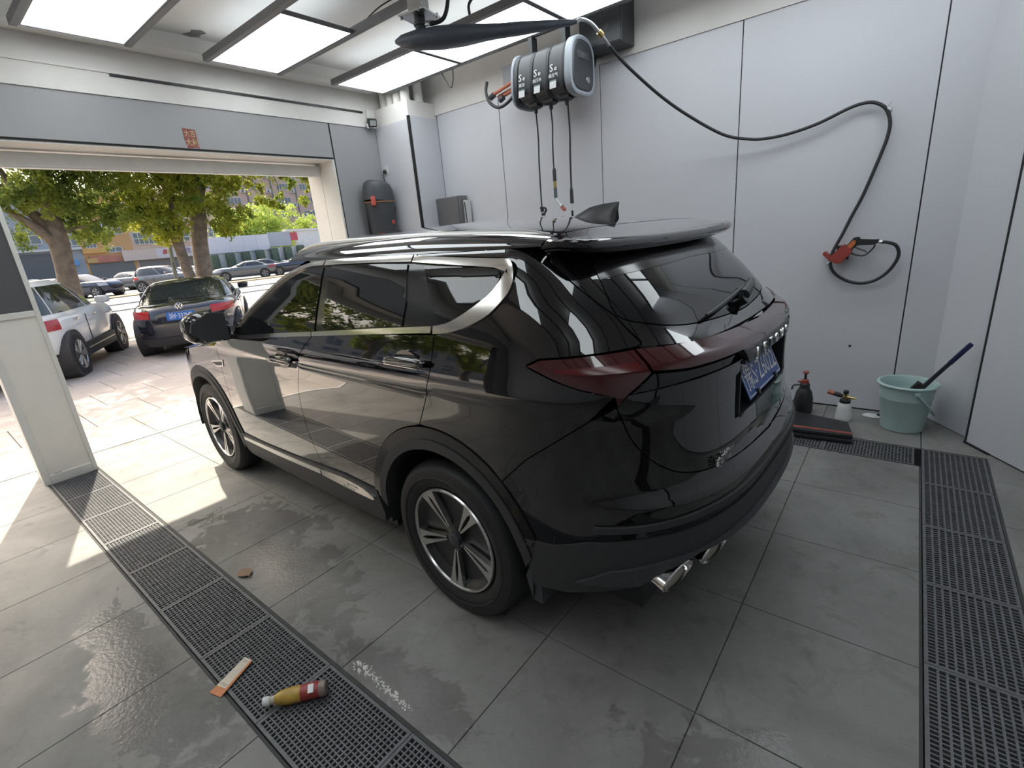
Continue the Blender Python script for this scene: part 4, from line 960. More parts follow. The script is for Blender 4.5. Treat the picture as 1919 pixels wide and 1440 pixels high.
bm = NB(); cyl(bm, (0, 0, z - .235), (.012, 0, z - .262), .012, n=10); box(bm, (.0, 0, z - .262), (.04, .02, .02), (0, .5, 0), .004); tube(bm, [(.012, 0, z - .262), (.045, 0, z - .30), (.062, 0, z - .315)], [.010, .010, .022], 10); obj('white_tap', bm, M_WHITEPL, d2)
bm = NB(); box(bm, (.078, 0, z - .335), (.045, .035, .022), (0, .75, 0), .003); obj('red_nozzle', bm, mat('faded_red', (.45, .12, .10), .5), d2)
d3, z = drop(-2.455, 1.78, 'water_hose', 'thick black reel hose with white collar, ending just behind the roof antenna')
bm = NB(); tube(bm, [(-.004, 0, z + .16), (-.004, 0, z + .13), (-.004, 0, z + .02)], [.009, .015, .017], 12); obj('sleeve', bm, M_HOSE, d3)
bm = NB(); cyl(bm, (-.004, 0, z + .02), (-.004, 0, z - .04), .016, n=12); obj('white_collar', bm, M_WHITEPL, d3)
bm = NB(); cyl(bm, (-.004, 0, z - .04), (-.002, 0, z - .16), .010, n=10); obj('nozzle', bm, M_BLACKPL, d3)
# pipe manifold left of the reels and its loop hose
mf = thing('pipe_manifold', 'red copper coloured pipe manifold beside the hose reel cabinet', 'pipes', (-3.02, 4.25, 2.95))
for i, (z0, z1, x1) in enumerate(((.02, -.045, -.40), (-.03, -.085, -.33), (.0, -.065, -.36))):
    bm = NB(); tube(bm, [(.06, .0 + .04 * i, z0 + .03), (-.1, .0 + .04 * i, z0), (x1, .02 * i, z1)], .016, 8, 3); obj('pipe', bm, M_COPPER, mf)
for x, z0 in ((-.415, -.055), (-.30, -.10)):
    bm = NB(); cyl(bm, (x - .02, 0, z0 - .012), (x + .03, 0, z0 + .008), .026, n=12); obj('pipe_cap', bm, M_BLACKPL2, mf)
bm = NB(); tube(bm, [(-.43, -.04, .07), (-.445, -.05, -.02), (-.40, -.06, -.12), (-.29, -.06, -.185), (-.16, -.05, -.15), (-.06, -.03, -.05), (-.02, 0, .04)], .015, 10, 6); obj('loop_hose', bm, M_HOSE, mf)
bm = NB(); tube(bm, [(.02, -.02, .15), (.03, -.06, .10), (.06, -.05, .06)], .014, 8, 3); obj('elbow', bm, M_COPPER, mf)
bm = NB(); bx(bm, (-.30, .05, .02), (.10, .09, .18)); obj('support_rail', bm, M_GREYBOX, mf, smooth=0)
# control box
cb = thing('control_box', 'large black control cabinet fixed to the upper wall right of the hose reels', 'cabinet', (-2.26, WY - .012, 3.02))
bm = NB(); bx(bm, (-.20, -.24, 0), (.20, 0, .40), .006, 1); obj('body', bm, M_BLACKPL2, cb)
bm = NB(); bx(bm, (-.19, -.246, .01), (.19, -.238, .39), .003, 1); obj('door', bm, M_BLACKPL, cb)
bm = NB(); lathe(bm, [(.030, 0), (.030, .003), (.026, .004), (.026, .0025), (0, .0025)], 24, basis((.06, -.246, .13), (1, 0, 0), (0, 0, 1))); obj('round_mark', bm, M_BLACKPL2, cb)
bm = NB(); tube(bm, [(-.12, -.10, .0), (-.15, -.08, -.08), (-.22, -.06, -.16), (-.30, -.10, -.20), (-.36, -.2, -.16)], .013, 8, 5); obj('cable_loop', bm, M_HOSE, cb)

# ------------------------------------------------------------------ corner: wall vacuum, socket, switch box, spotlight
v = thing('wall_vacuum', 'dark grey wall mounted vacuum canister with orange clips in the corner by the door', 'vacuum', (-4.99, 3.90, 2.0))
bm = NB(); rows = []
for z, w, d in ((-.75, .15, .11), (-.2, .165, .125), (.06, .19, .135)): rows.append([Vector((d * math.cos(a) + .0, w * math.sin(a), z)) for a in np.linspace(0, 2 * PI, 29)[:-1]])
G = grid(bm, rows, closed=True); bm.faces.new(G[0]); bm.faces.new(G[-1]); obj('canister', bm, M_BLACKPL2, v)
bm = NB(); rows = []
for z, k in ((.075, 1.0), (.15, .99), (.22, .95), (.265, .86), (.295, .66), (.305, .3)): rows.append([Vector((.140 * k * math.cos(a), .195 * k * math.sin(a) - .0, z + .02 * (-math.sin(a)) * k)) for a in np.linspace(0, 2 * PI, 29)[:-1]])
G = grid(bm, rows, closed=True); bm.faces.new(G[0]); bm.faces.new(G[-1]); obj('lid', bm, mat('lid_grey', (.06, .065, .075), .5), v)
bm = NB(); rows = [[Vector((.141 * math.cos(a), .197 * math.sin(a), z)) for a in np.linspace(0, 2 * PI, 29)[:-1]] for z in (.060, .074)]; G = grid(bm, rows, closed=True); bm.faces.new(G[0]); bm.faces.new(G[-1]); obj('seal_band', bm, mat('brown_band', (.28, .13, .06), .5), v)
bm = NB(); box(bm, (.09, -.155, .075), (.05, .05, .10), (0, 0, -.9), .008); obj('clip', bm, mat('coral_red', (.50, .09, .07), .45), v)
bm = NB(); box(bm, (.118, .065, -.165), (.006, .062, .042), (0, 0, .32)); obj('sticker', bm, mat('coral_red', (.50, .09, .07), .45), v, smooth=0)
bm = NB(); bx(bm, (-.15, -.1, -.5), (-.11, .1, .1)); obj('bracket', bm, M_BLACKPL, v, smooth=0)
s = thing('wall_socket', 'white wall socket with a black plug on the column', 'socket', (-5.055, 4.12, 2.435))
bm = NB(); box(bm, (0, -.004, 0), (.082, .008, .09), bevel=.003); obj('cover', bm, M_WHITEPL, s)
bm = NB(); cyl(bm, (-.008, -.008, -.018), (-.008, -.035, -.018), .024, .018, n=16); obj('plug', bm, M_BLACKPL, s)
cable('power_cord', [(-5.063, 4.085, 2.417), (-5.065, 4.075, 2.36), (-5.04, 4.08, 2.25), (-4.985, 4.09, 2.12), (-4.96, 4.09, 2.02), (-4.965, 4.08, 1.93), (-4.97, 4.02, 1.87)], .006, 'thin black power cord hanging from the wall socket to the vacuum', cat='cord')
b = thing('switch_box', 'grey enamel electrical box on the panel wall next to the column', 'electrical box', (-4.31, WY, 1.90))
bm = NB(); bx(bm, (-.27, -.16, -.25), (.14, -.02, .155), .004, 1); obj('housing', bm, M_GREYBOX, b)
bm = NB(); bx(bm, (-.275, -.175, -.25), (.125, -.158, .15), .003, 1); obj('door', bm, mat('grey_enamel_door', (.13, .13, .132), .4), b)
bm = NB(); bx(bm, (.14, -.10, -.25), (.185, -.02, .10), .003, 1); obj('side_trunking', bm, M_WHITEPL, b)
bm = NB(); tube(bm, [(.17, -.11, .08), (.18, -.11, -.1), (.175, -.105, -.2)], .005, 6, 3); obj('wire', bm, M_BLACKPL, b)
sp = thing('spotlight', 'small black floodlight with a white bracket in the corner above the wall panels', 'spotlight', (-5.06, 4.02, 2.94))
bm = NB(); box(bm, (0, 0, 0), (.07, .10, .085), (0, .35, -.4), .010); obj('housing', bm, M_BLACKPL, sp)
bm = NB(); box(bm, (.036, -.014, -.012), (.006, .072, .055), (0, .35, -.4)); obj('lens', bm, mat('lamp_lens', (.30, .31, .31), .2), sp, smooth=0)
bm = NB(); tube(bm, [(-.075, -.02, -.01), (-.02, -.055, -.02), (-.02, -.05, -.06)], .010, 8, 3); box(bm, (-.055, .02, .08), (.04, .09, .12), bevel=.004); obj('bracket', bm, M_WHITEMETAL, sp)

# ------------------------------------------------------------------ things on the floor by the wall
bk = thing('bucket', 'pale mint green plastic bucket on the floor in the wall corner', 'bucket', (.098, 4.275, 0))
bm = NB(); lathe(bm, [(0, .004), (.112, .004), (.118, .0), (.124, .006), (.150, .235), (.154, .24), (.156, .28), (.163, .33), (.168, .335), (.177, .335), (.179, .343), (.174, .350), (.162, .350), (.158, .343), (.150, .28), (.120, .02), (0, .014)], 48); obj('pail', bm, M_BUCKET, bk)
bm = NB(); lathe(bm, [(.0, .205), (.143, .205)], 40); obj('water', bm, mat('bucket_water', (.25, .34, .34), .04), bk, smooth=0)
bm = NB()
ha = math.radians(-70); 
pts = [(.165 * math.cos(a) , .165 * math.sin(a), .30) for a in (ha, ha + PI)]
bm2 = []
for k in range(13):
    f = k / 12; a = ha + PI * f * 1.0; bm2.append((.172 * math.cos(a) , .172 * math.sin(a), .305 - .19 * math.sin(PI * f)))
tube(bm, bm2, .006, 8, 2); obj('handle', bm, M_BUCKET, bk)
for p in (ha, ha + PI):
    bm = NB(); box(bm, (.168 * math.cos(p), .168 * math.sin(p), .308), (.026, .026, .022), (0, 0, p), .004); obj('handle_lug', bm, M_BUCKET, bk)
br = thing('scrub_brush', 'navy blue handled scrub brush leaning in the mint bucket', 'brush', (.10, 4.19, .22))
dv = Vector((.285, .02, .445)); d_ = dv.normalized(); sd = Vector((0, 1, 0)); nn_ = sd.cross(d_).normalized()
def bp(t, w, n): return Vector((0, 0, 0)) + d_ * t + sd * w + nn_ * n
def slab(prof, th, name, m):
    bm = NB(); rows = []
    for t_, w_, off in prof: rows.append([bp(t_, w_, off - th), bp(t_, w_ * 1.0, off + th), bp(t_, -w_, off + th), bp(t_, -w_, off - th)])
    G = grid(bm, rows, closed=True); bm.faces.new(G[0]); bm.faces.new(G[-1])
    bmesh.ops.recalc_face_normals(bm, faces=bm.faces); bmesh.ops.bevel(bm, geom=list(bm.edges), offset=.003, segments=2, affect='EDGES'); return obj(name, bm, m, br)
slab([(-.02, .028, 0), (.10, .028, 0), (.18, .026, .0), (.21, .019, 0), (.27, .014, 0), (.36, .013, 0)], .011, 'brush_back', mat('dark_brush', (.014, .015, .022), .45))
slab([(.355, .0135, 0), (.42, .017, 0), (.50, .019, 0), (.525, .012, 0)], .013, 'handle_grip', M_NAVY)
bm = NB(); rows = []
for t_ in np.linspace(.0, .16, 9): rows.append([bp(t_, w_, nn) for w_, nn in ((.026, -.01), (.03, -.045), (-.03, -.045), (-.026, -.01))])
G = grid(bm, rows, closed=True); bm.faces.new(G[0]); bm.faces.new(G[-1]); o = obj('bristles', bm, mat('black_bristle', (.02, .018, .016), .9, bump=.6, bscale=300), br); o['kind'] = 'stuff'
bm = NB(); rows = []
for t_ in np.linspace(-.03, .05, 5): rows.append([bp(t_, w_, nn) for w_, nn in ((.022, -.046), (.022, -.062), (-.022, -.062), (-.022, -.046))])
G = grid(bm, rows, closed=True); bm.faces.new(G[0]); bm.faces.new(G[-1]); o = obj('yellow_pad', bm, mat('olive_sponge', (.30, .24, .06), .8), br)
# pump sprayer
ps = thing('pump_sprayer', 'black pump spray bottle with a red plunger knob, behind the SUV by the wall', 'spray bottle', (-.537, 4.33, 0))
bm = NB(); lathe(bm, [(0, 0), (.062, 0), (.068, .012), (.070, .06), (.066, .12), (.055, .175), (.040, .20), (.036, .21), (.036, .24), (.030, .248), (0, .248)], 32); obj('tank', bm, M_BLACKPL, ps)
bm = NB(); lathe(bm, [(.026, .245), (.026, .272), (.018, .278), (0, .278)], 20); tube(bm, [(-.01, -.012, .262), (-.045, -.03, .262)], .008, 8); obj('red_collar', bm, M_REDPL, ps)
bm = NB(); cyl(bm, (0, 0, .276), (0, 0, .325), .009, n=12); obj('plunger', bm, M_BLACKPL, ps)
bm = NB(); lathe(bm, [(.008, .320), (.020, .328), (.024, .336), (.018, .343), (0, .344)], 20); obj('plunger_knob', bm, M_REDPL, ps)
bm = NB(); tube(bm, [(-.035, -.02, .235), (-.075, -.03, .225), (-.085, -.03, .19)], .007, 8, 3); obj('nozzle', bm, M_BLACKPL2, ps)
# foam cannon
fc_ = thing('foam_cannon', 'white foam bottle with black cap and orange tipped nozzle by the wall', 'foam bottle', (-.255, 4.275, 0))
bm = NB(); lathe(bm, [(0, .002), (.052, 0), (.058, .012), (.057, .03), (.048, .09), (.042, .135), (.038, .140), (0, .140)], 32); obj('bottle', bm, M_WHITEPL, fc_)
bm = NB(); lathe(bm, [(.036, .136), (.036, .163), (.030, .167), (0, .168)], 24); obj('cap', bm, M_BLACKPL, fc_)
bm = NB(); cyl(bm, (0, 0, .165), (0, 0, .205), .012, n=12); cyl(bm, (-.02, 0, .188), (.055, .0, .180), .010, n=12); cyl(bm, (.05, 0, .181), (.068, 0, .179), .006, n=10); obj('brass_valve', bm, M_BRASS, fc_)
bm = NB(); cyl(bm, (0, 0, .205), (0, 0, .214), .008, n=10); lathe(bm, [(.016, .212), (.018, .216), (.018, .234), (.014, .238), (0, .238)], 16); obj('adjust_knob', bm, M_BLACKPL, fc_)
bm = NB(); tube(bm, [(-.018, 0, .190), (-.05, 0, .198), (-.078, 0, .205)], [.013, .018, .016], 12); obj('nozzle_body', bm, M_BLACKPL, fc_)
bm = NB(); tube(bm, [(-.076, 0, .204), (-.11, 0, .213), (-.118, 0, .215)], [.017, .018, .013], 12); obj('nozzle_tip', bm, mat('rust_orange', (.36, .10, .06), .5), fc_)
# mat
mt = thing('floor_mat', 'folded black rubber mat with a red stripe lying on the wall drain behind the SUV', 'mat', (-.40, 3.98, 0))
def slabq(pts, z0, z1, name, m, bev=.006):
    bm = NB(); prism(bm, pts, lambda x, y, z: Vector((x, y, z)), z0, z1); bmesh.ops.recalc_face_normals(bm, faces=bm.faces); bmesh.ops.bevel(bm, geom=list(bm.edges), offset=bev, segments=2, affect='EDGES'); return obj(name, bm, m, mt)
slabq([(-.33, .27), (.19, .145), (.245, -.17), (-.22, -.215), (-.36, -.12)], .001, .022, 'lower_layer', M_BLACKPL, .005)
slabq([(-.33, .268), (.19, .14), (.243, -.135), (-.23, -.18), (-.36, -.10)], .022, .046, 'upper_layer', M_BLACKPL, .007)
slabq([(-.30, -.090), (.232, -.068), (.236, -.098), (-.30, -.122)], .0445, .0475, 'red_stripe', mat('worn_red', (.26, .06, .045), .7, var=.2, scale=30), .001)
# soap scraps by the bucket
sp_ = thing('soap_lump', 'flat white lump of soap on the floor left of the bucket', 'soap', (-.075, 4.42, 0))
bm = NB(); lathe(bm, [(0, 0), (.055, 0), (.06, .008), (.045, .02), (.02, .024), (0, .024)], 18, Matrix.Diagonal((1.15, .62, 1, 1))); obj('lump', bm, M_WHITEPL, sp_)
bm = NB(); lathe(bm, [(0, .02), (.014, .02), (.014, .03), (0, .032)], 12, Matrix.Translation((.035, -.005, 0))); obj('dark_bit', bm, M_BLACKPL, sp_)
bm = NB(); cyl(bm, (0, 0, 0), (0, -.004, 0), .010, n=12); o = obj('screw_hole', bm, M_BLACKPL, None, smooth=0); o.location = (-.285, WY + .003, .517); tag(o, 'small dark screw hole in the grey panel above the foam bottle', 'hole')

# ------------------------------------------------------------------ litter on the left drain
bt = thing('drink_bottle', 'empty yellow and red labelled juice bottle lying on the left drain grate', 'bottle', (-1.605, .515, .026))
ax = Vector((.105, .125, .0)).normalized()
Mb = basis((0, 0, 0), Vector((0, 0, 1)).cross(ax), (0, 0, 1)); 
Mb = Matrix(((ax.y, 0, ax.x, 0), (-ax.x, 0, ax.y, 0), (0, -1, 0, 0), (0, 0, 0, 1)))
def lb_(prof, name, m): bm = NB(); lathe(bm, prof, 28, Mb); return obj(name, bm, m, bt)
lb_([(.0, -.098), (.012, -.098), (.0135, -.085), (.0135, -.078), (.017, -.070)], 'neck', mat('clear_plastic', (.42, .40, .36), .12, var=.02))
lb_([(0, -.112), (.0155, -.112), (.0165, -.108), (.0165, -.090), (.0155, -.088), (0, -.088)], 'cap', M_WHITEPL)
lb_([(.016, -.072), (.025, -.050), (.0285, -.03), (.0285, .012), (.027, .03)], 'yellow_label', mat('yellow_label', (.42, .27, .05), .35, var=.25, scale=25))
lb_([(.027, .018), (.0285, .03), (.0285, .082), (.026, .088)], 'red_label', mat('red_label', (.30, .04, .04), .35, var=.1))
lb_([(.026, .087), (.0285, .092), (.0285, .110), (.024, .114), (0, .112)], 'base', mat('brown_clear_plastic', (.22, .17, .15), .2))
def onb(z, ang, r=.0292):
    a = math.radians(ang); x, y = math.cos(a), math.sin(a); o = Mb @ Vector((x * r, y * r, z)); return basis(o, Mb.to_3x3() @ Vector((0, 0, 1)), Mb.to_3x3() @ Vector((-y, x, 0)))
bm = NB(); box(bm, (0, 0, 0), (.020, .030, .0012)); bm.transform(onb(.062, -62)); bc = obj('barcode_label', bm, M_WHITE, bt, smooth=0)
bm = NB()
for k in range(7): box(bm, (0, -.010 + k * .0033, .0008), (.014, .0012 + .0008 * (k % 2), .0006))
bm.transform(onb(.062, -62)); obj('barcode', bm, M_BLACKPL, bc, smooth=0)
wr_ = thing('snack_wrapper', 'flat orange and cream paper sleeve lying across the edge of the left drain', 'wrapper', (-1.92, .415, .0025), rot=(0, math.radians(0), 0))
a0, a1, b0, b1 = Vector((-1.926 + 1.92, .332 - .415)), Vector((-1.865 + 1.92, .349 - .415)), Vector((-1.928 + 1.92, .501 - .415)), Vector((-1.977 + 1.92, .491 - .415))
def qd(u, v_): p = (a0 * (1 - u) + a1 * u) * (1 - v_) + (b1 * (1 - u) + b0 * u) * v_; return p
def sl(u0, u1, v0, v1, z0, z1, nm, m, par):
    bm = NB(); prism(bm, [tuple(qd(u0, v0)), tuple(qd(u1, v0)), tuple(qd(u1, v1)), tuple(qd(u0, v1))], lambda x, y, z: Vector((x, y, z + .006 * max(0, (y + .08) / .17) ** 2)), z0, z1); return obj(nm, bm, m, par, smooth=0)
M_CREAM = mat('cream_paper', (.56, .50, .42), .7); M_OR2 = mat('orange_print', (.52, .20, .08), .6, var=.12, scale=40)
sl(0, 1, 0, .2, 0, .0015, 'orange_end', M_OR2, wr_); sl(0, .80, .2, 1, 0, .0015, 'printed_face', M_CREAM, wr_); sl(.80, 1, .2, 1, 0, .0015, 'orange_side', M_OR2, wr_)
bm = NB()
for k in range(20):
    v_ = .25 + .72 * k / 20; prism(bm, [tuple(qd(.12, v_)), tuple(qd(.72, v_)), tuple(qd(.72, v_ + .012)), tuple(qd(.12, v_ + .012))], lambda x, y, z: Vector((x, y, z + .006 * max(0, (y + .08) / .17) ** 2)), .0016, .0019)
obj('print_lines', bm, mat('grey_print', (.22, .19, .17), .7), wr_, smooth=0)
lf = thing('dry_leaf', 'brown fallen leaf lying in the puddle beside the left drain', 'leaf', (-2.56, .75, .002))
bm = NB(); rows = []
for t_ in np.linspace(0, 1, 8): w_ = .034 * math.sin(PI * min(1, t_ * .9 + .06)) ** .8; rows.append([Vector((-.05 + .1 * t_, w_ * s_, .003 + .008 * abs(s_) * t_)) for s_ in (-1, -.5, 0, .5, 1)])
grid(bm, rows); obj('blade', bm, mat('dead_leaf', (.22, .14, .09), .7, var=.2), lf)
bm = NB(); tube(bm, [(.05, 0, .003), (.075, .006, .002)], .0015, 5); obj('stalk', bm, mat('dead_leaf', (.22, .14, .09), .7), lf)
fo = thing('foam_streak', 'streak of white dried foam on the floor tiles beside the drain, near the juice bottle', 'foam', (-1.38, .74, .0))
bm = NB(); rnd = random.Random(3)
for k in range(170):
    f = rnd.random(); x = -.19 + .37 * f + rnd.gauss(0, .006); y = .005 - .012 * f + rnd.gauss(0, .011) * (1 - .5 * f); r = rnd.uniform(.002, .0085) * (1 - .4 * f)
    lathe(bm, [(r, 0), (r * .7, r * .35), (0, r * .45)], 6, Matrix.Translation((x, y, 0.0003)) @ Euler((0, 0, rnd.random() * 3)).to_matrix().to_4x4() @ Matrix.Diagonal((1, rnd.uniform(.5, 1), 1, 1)))
o = obj('foam', bm, mat('dried_foam', (.60, .59, .57), .8), fo); o['kind'] = 'stuff'
# ------------------------------------------------------------------ street: generic cars
def sell(x0, x1, W, n=4.0, k=64):
    o = []
    for i in range(k):
        a = 2 * PI * i / k; c, s = math.cos(a), math.sin(a)
        o.append(((x0 + x1) / 2 + (x1 - x0) / 2 * math.copysign(abs(c) ** (2 / n), c), W * math.copysign(abs(s) ** (2 / n), s)))
    return o
def car(name, label, loc, head, kind, paint, plate_txt=None, group=None, clad=None, detail=True):
    """x forward, z up; head = direction of the nose in degrees"""
    r = thing(name, label, 'car', loc, math.radians(head), group)
    if kind == 'sedan':
        low = [(.20, 1.95, -2.10, .78), (.30, 2.08, -2.17, .83), (.50, 2.15, -2.20, .855), (.68, 2.13, -2.20, .86), (.80, 2.02, -2.18, .85), (.875, 1.86, -2.12, .82), (.91, 1.70, -2.02, .76)]
        gh = [(.87, 1.02, -1.72, .80), (1.00, .68, -1.46, .755), (1.12, .36, -1.20, .69), (1.21, .12, -.98, .625), (1.255, -.05, -.82, .54)]; ax = (1.30, -1.28); R = .31; top = 1.28
    elif kind == 'suv':
        low = [(.24, 1.80, -1.85, .78), (.36, 1.92, -1.95, .83), (.55, 1.99, -2.0, .85), (.75, 1.97, -1.99, .855), (.90, 1.86, -1.94, .84), (.98, 1.70, -1.88, .80), (1.02, 1.5, -1.80, .74)]
        gh = [(.95, 1.0, -1.84, .81), (1.15, .64, -1.76, .765), (1.32, .34, -1.66, .70), (1.44, .10, -1.54, .64), (1.50, -.1, -1.40, .55)]; ax = (1.22, -1.22); R = .335; top = 1.53
    else:
        low = [(.20, 1.85, -1.85, .78), (.30, 1.96, -1.93, .82), (.50, 2.02, -1.97, .84), (.70, 2.0, -1.97, .845), (.85, 1.85, -1.93, .83), (.93, 1.68, -1.86, .79), (.96, 1.5, -1.78, .72)]
        gh = [(.90, .95, -1.82, .79), (1.08, .60, -1.70, .745), (1.24, .28, -1.52, .68), (1.36, .02, -1.34, .61), (1.41, -.15, -1.2, .52)]; ax = (1.24, -1.24); R = .315; top = 1.44
    bm = NB(); G = grid(bm, [[Vector((x, y, z)) for x, y in sell(a, b, W)] for z, a, b, W in low], closed=True); bm.faces.new(G[0]); bm.faces.new(G[-1]); obj('body', bm, paint, r, smooth=50)
    cap = gh[-1]
    bm = NB(); rows = [[Vector((x, y, z)) for x, y in sell(a, b, W)] for z, a, b, W in gh] + [[Vector((x * 1, y, top)) for x, y in sell(cap[1] - .3, cap[2] + .3, cap[3] * .6)]]
    G = grid(bm, rows, closed=True); bm.faces.new(G[0]); bm.faces.new(G[-1]); obj('cabin', bm, paint, r, smooth=50)
    zs = [g[0] for g in gh]
    def gp(a, z, off=.006, tab=gh):
        zs = [g[0] for g in tab]
        x0 = np.interp(z, zs, [g[2] for g in tab]); x1 = np.interp(z, zs, [g[1] for g in tab]); W = np.interp(z, zs, [g[3] for g in tab])
        c, s = math.cos(math.radians(a)), math.sin(math.radians(a)); n = 4.0
        nx, ny = math.copysign(abs(c) ** 1.5, c), math.copysign(abs(s) ** 1.5, s); q = math.hypot(nx, ny)
        return Vector(((x0 + x1) / 2 + (x1 - x0) / 2 * math.copysign(abs(c) ** (2 / n), c) + off * nx / q, W * math.copysign(abs(s) ** (2 / n), s) + off * ny / q, z + off * .3))
    def patch(nm, a0, a1, z0, z1, m, par, off=.006, tab=gh, na=14, nz=6, s0=0, s1=0):
        bm = NB(); grid(bm, [[gp(a0 + s0 * (1 - j / nz) + (a1 - a0 + (s1 - s0) * (1 - j / nz)) * i / na, z0 + (z1 - z0) * j / nz, off, tab) for i in range(na + 1)] for j in range(nz + 1)]); return obj(nm, bm, m, par)
    zb, zt = zs[0] + .06, zs[3] - .015
    patch('rear_window', 180 - 30, 180 + 30, zb + .03, zt, M_CARGLASS, r); patch('windscreen', -33, 33, zb + .02, zt, M_CARGLASS, r)
    for sg in (1, -1):
        for k_, (a0, a1) in enumerate(((33, 82), (85, 118), (120.5, 141)) if kind != 'sedan' else ((33, 83), (86, 135))):
            patch('side_window', sg * a0, sg * a1, zb, zt, M_CARGLASS, r, s0=0)
        # lamps
        patch('tail_lamp', 180 + sg * 17, 180 + sg * 60, low[3][0] + .02, low[4][0] + .03, M_LAMPRED, r, off=.008, tab=low, na=8, nz=3); patch('head_lamp', sg * 26, sg * 58, low[3][0] - .03, low[4][0] - .02, M_LAMPCLR, r, off=.008, tab=low, na=8, nz=3)
    cl = clad or M_CLAD
    patch('lower_cladding', 100, 260, low[0][0], low[1][0] + .06, cl, r, off=.010, tab=low, na=30, nz=2)
    patch('bumper_cladding', -70, 70, low[0][0], low[1][0] + .02, cl, r, off=.010, tab=low, na=24, nz=2); patch('grille', -26, 26, .5, .66, M_BLACKPL, r, off=.008, tab=low, na=10, nz=2)
    for sg in (1, -1):
        bm = NB(); bx(bm, (ax[1] + R, sg * .80, low[0][0]), (ax[0] - R, sg * (.868 if clad else .845), low[1][0] + (.10 if clad else .0)), .015); obj('sill', bm, cl, r)
        if clad:
            bm = NB(); bx(bm, (ax[1] + R + .12, sg * .866, .355), (ax[0] - R - .12, sg * .874, .375)); obj('sill_trim', bm, M_SATIN, r, smooth=0)
        bm = NB(); rows = [[Vector((x, y, z)) for z, y in ((.0, .0), (.05, .02))] for x in (0, 1)]; bm.free()
        xm = np.interp(zb, zs, [g[1] for g in gh]) - .42
        bm = NB(); box(bm, (xm, sg * .93, zb + .06), (.14, .20, .13), (0, 0, sg * .25), .045, 3); obj('wing_mirror', bm, paint, r)
        for hx in (.05, -.85):
            bm = NB(); box(bm, (hx, sg * .853, low[4][0] - .03), (.17, .02, .03), None, .008); obj('door_handle', bm, M_CHROME if clad else paint, r)
        bm = NB(); bx(bm, (-.42, sg * .850, low[1][0] + .1), (-.412, sg * .8605, low[4][0])); obj('door_gap', bm, M_SEAM, r, smooth=0)
        for x in ax:
            bm = NB(); cyl(bm, (x, sg * .60, R), (x, sg * (.866 if clad else .859), R), R * 1.18, n=40); obj('wheel_arch', bm, cl if clad else M_BLACKPL, r)
            Mx = Matrix.Translation((x, sg * .872, R)) @ Euler((math.radians(90 if sg < 0 else -90), 0, 0)).to_matrix().to_4x4()
            bm = NB(); lathe(bm, [(0, -.2), (R * .95, -.2), (R, -.17), (R, -.03), (R * .94, 0), (R * .70, .004), (R * .66, -.02), (0, -.02)], 32, Mx); w = obj('wheel', bm, M_RUBBER, r)
            bm = NB()
            for k in range(5):
                a = 2 * PI * k / 5
                for da in (-.16, .16):
                    P0 = Vector((.03 * math.cos(a), .03 * math.sin(a), -.010)); P1 = Vector((R * .66 * math.cos(a + da), R * .66 * math.sin(a + da), -.004)); tube(bm, [P0, P1], [.018, .024], 6)
            lathe(bm, [(R * .62, -.012), (R * .66, .004), (R * .70, .006), (R * .70, -.01)], 32, Matrix.Identity(4)); bm.transform(Mx); obj('rim', bm, M_ALLOY2, w)
    if plate_txt is not None:
        zz = low[3][0] + .03; p = gp(180, zz, .012, low); Mx = Matrix.Translation(p) @ Euler((0, math.radians(6), PI)).to_matrix().to_4x4()
        bm = NB(); box(bm, (0, 0, 0), (.006, .42, .135)); bm.transform(Mx); pp = obj('number_plate', bm, M_PLATEB2, r, smooth=0)
        if plate_txt: text(plate_txt, .11, Mx @ basis((.004, 0, -.003), (0, 1, 0), (0, 0, 1)), M_WHITE, pp, name='plate_number', ext=.0006, sx=.72)
    return r, gp, low, gh
M_CARGLASS = mat('car_glass', (.03, .034, .034), .04, var=.0, spec=.8); M_LAMPRED = mat('lamp_red', (.42, .03, .03), .2, var=.1); M_LAMPCLR = mat('lamp_clear', (.45, .45, .45), .1); M_ALLOY2 = mat('street_alloy', (.42, .41, .40), .35, .7); M_PLATEB2 = mat('plate_blue_day', (.03, .16, .55), .4, var=.03)
P_WHITE = mat('white_car_paint', (.84, .83, .79), .2, var=.0, coat=.6); P_DARK = mat('dark_blue_car_paint', (.018, .020, .028), .12, var=.0, coat=1.0); P_BLACK2 = mat('black_street_paint', (.015, .015, .016), .12, var=0, coat=1.0)
P_SILV = mat('grey_car_paint', (.16, .165, .17), .22, .3, var=0, coat=.8); P_BLUE = mat('blue_black_car_paint', (.02, .03, .06), .15, var=0, coat=1.0)
car('suv', 'white compact SUV with black lower cladding, parked outside left of the dark sedan', (-11.70, 1.42, 0), 180 - 26, 'suv', P_WHITE, '', clad=M_CLAD)
vw, gp_, low_, gh_ = car('sedan', 'dark sedan parked outside the door with its rear and red tail lights facing the bay', (-11.80, 4.02, 0), 180 - 26, 'sedan', P_DARK, '浙F·337UE')
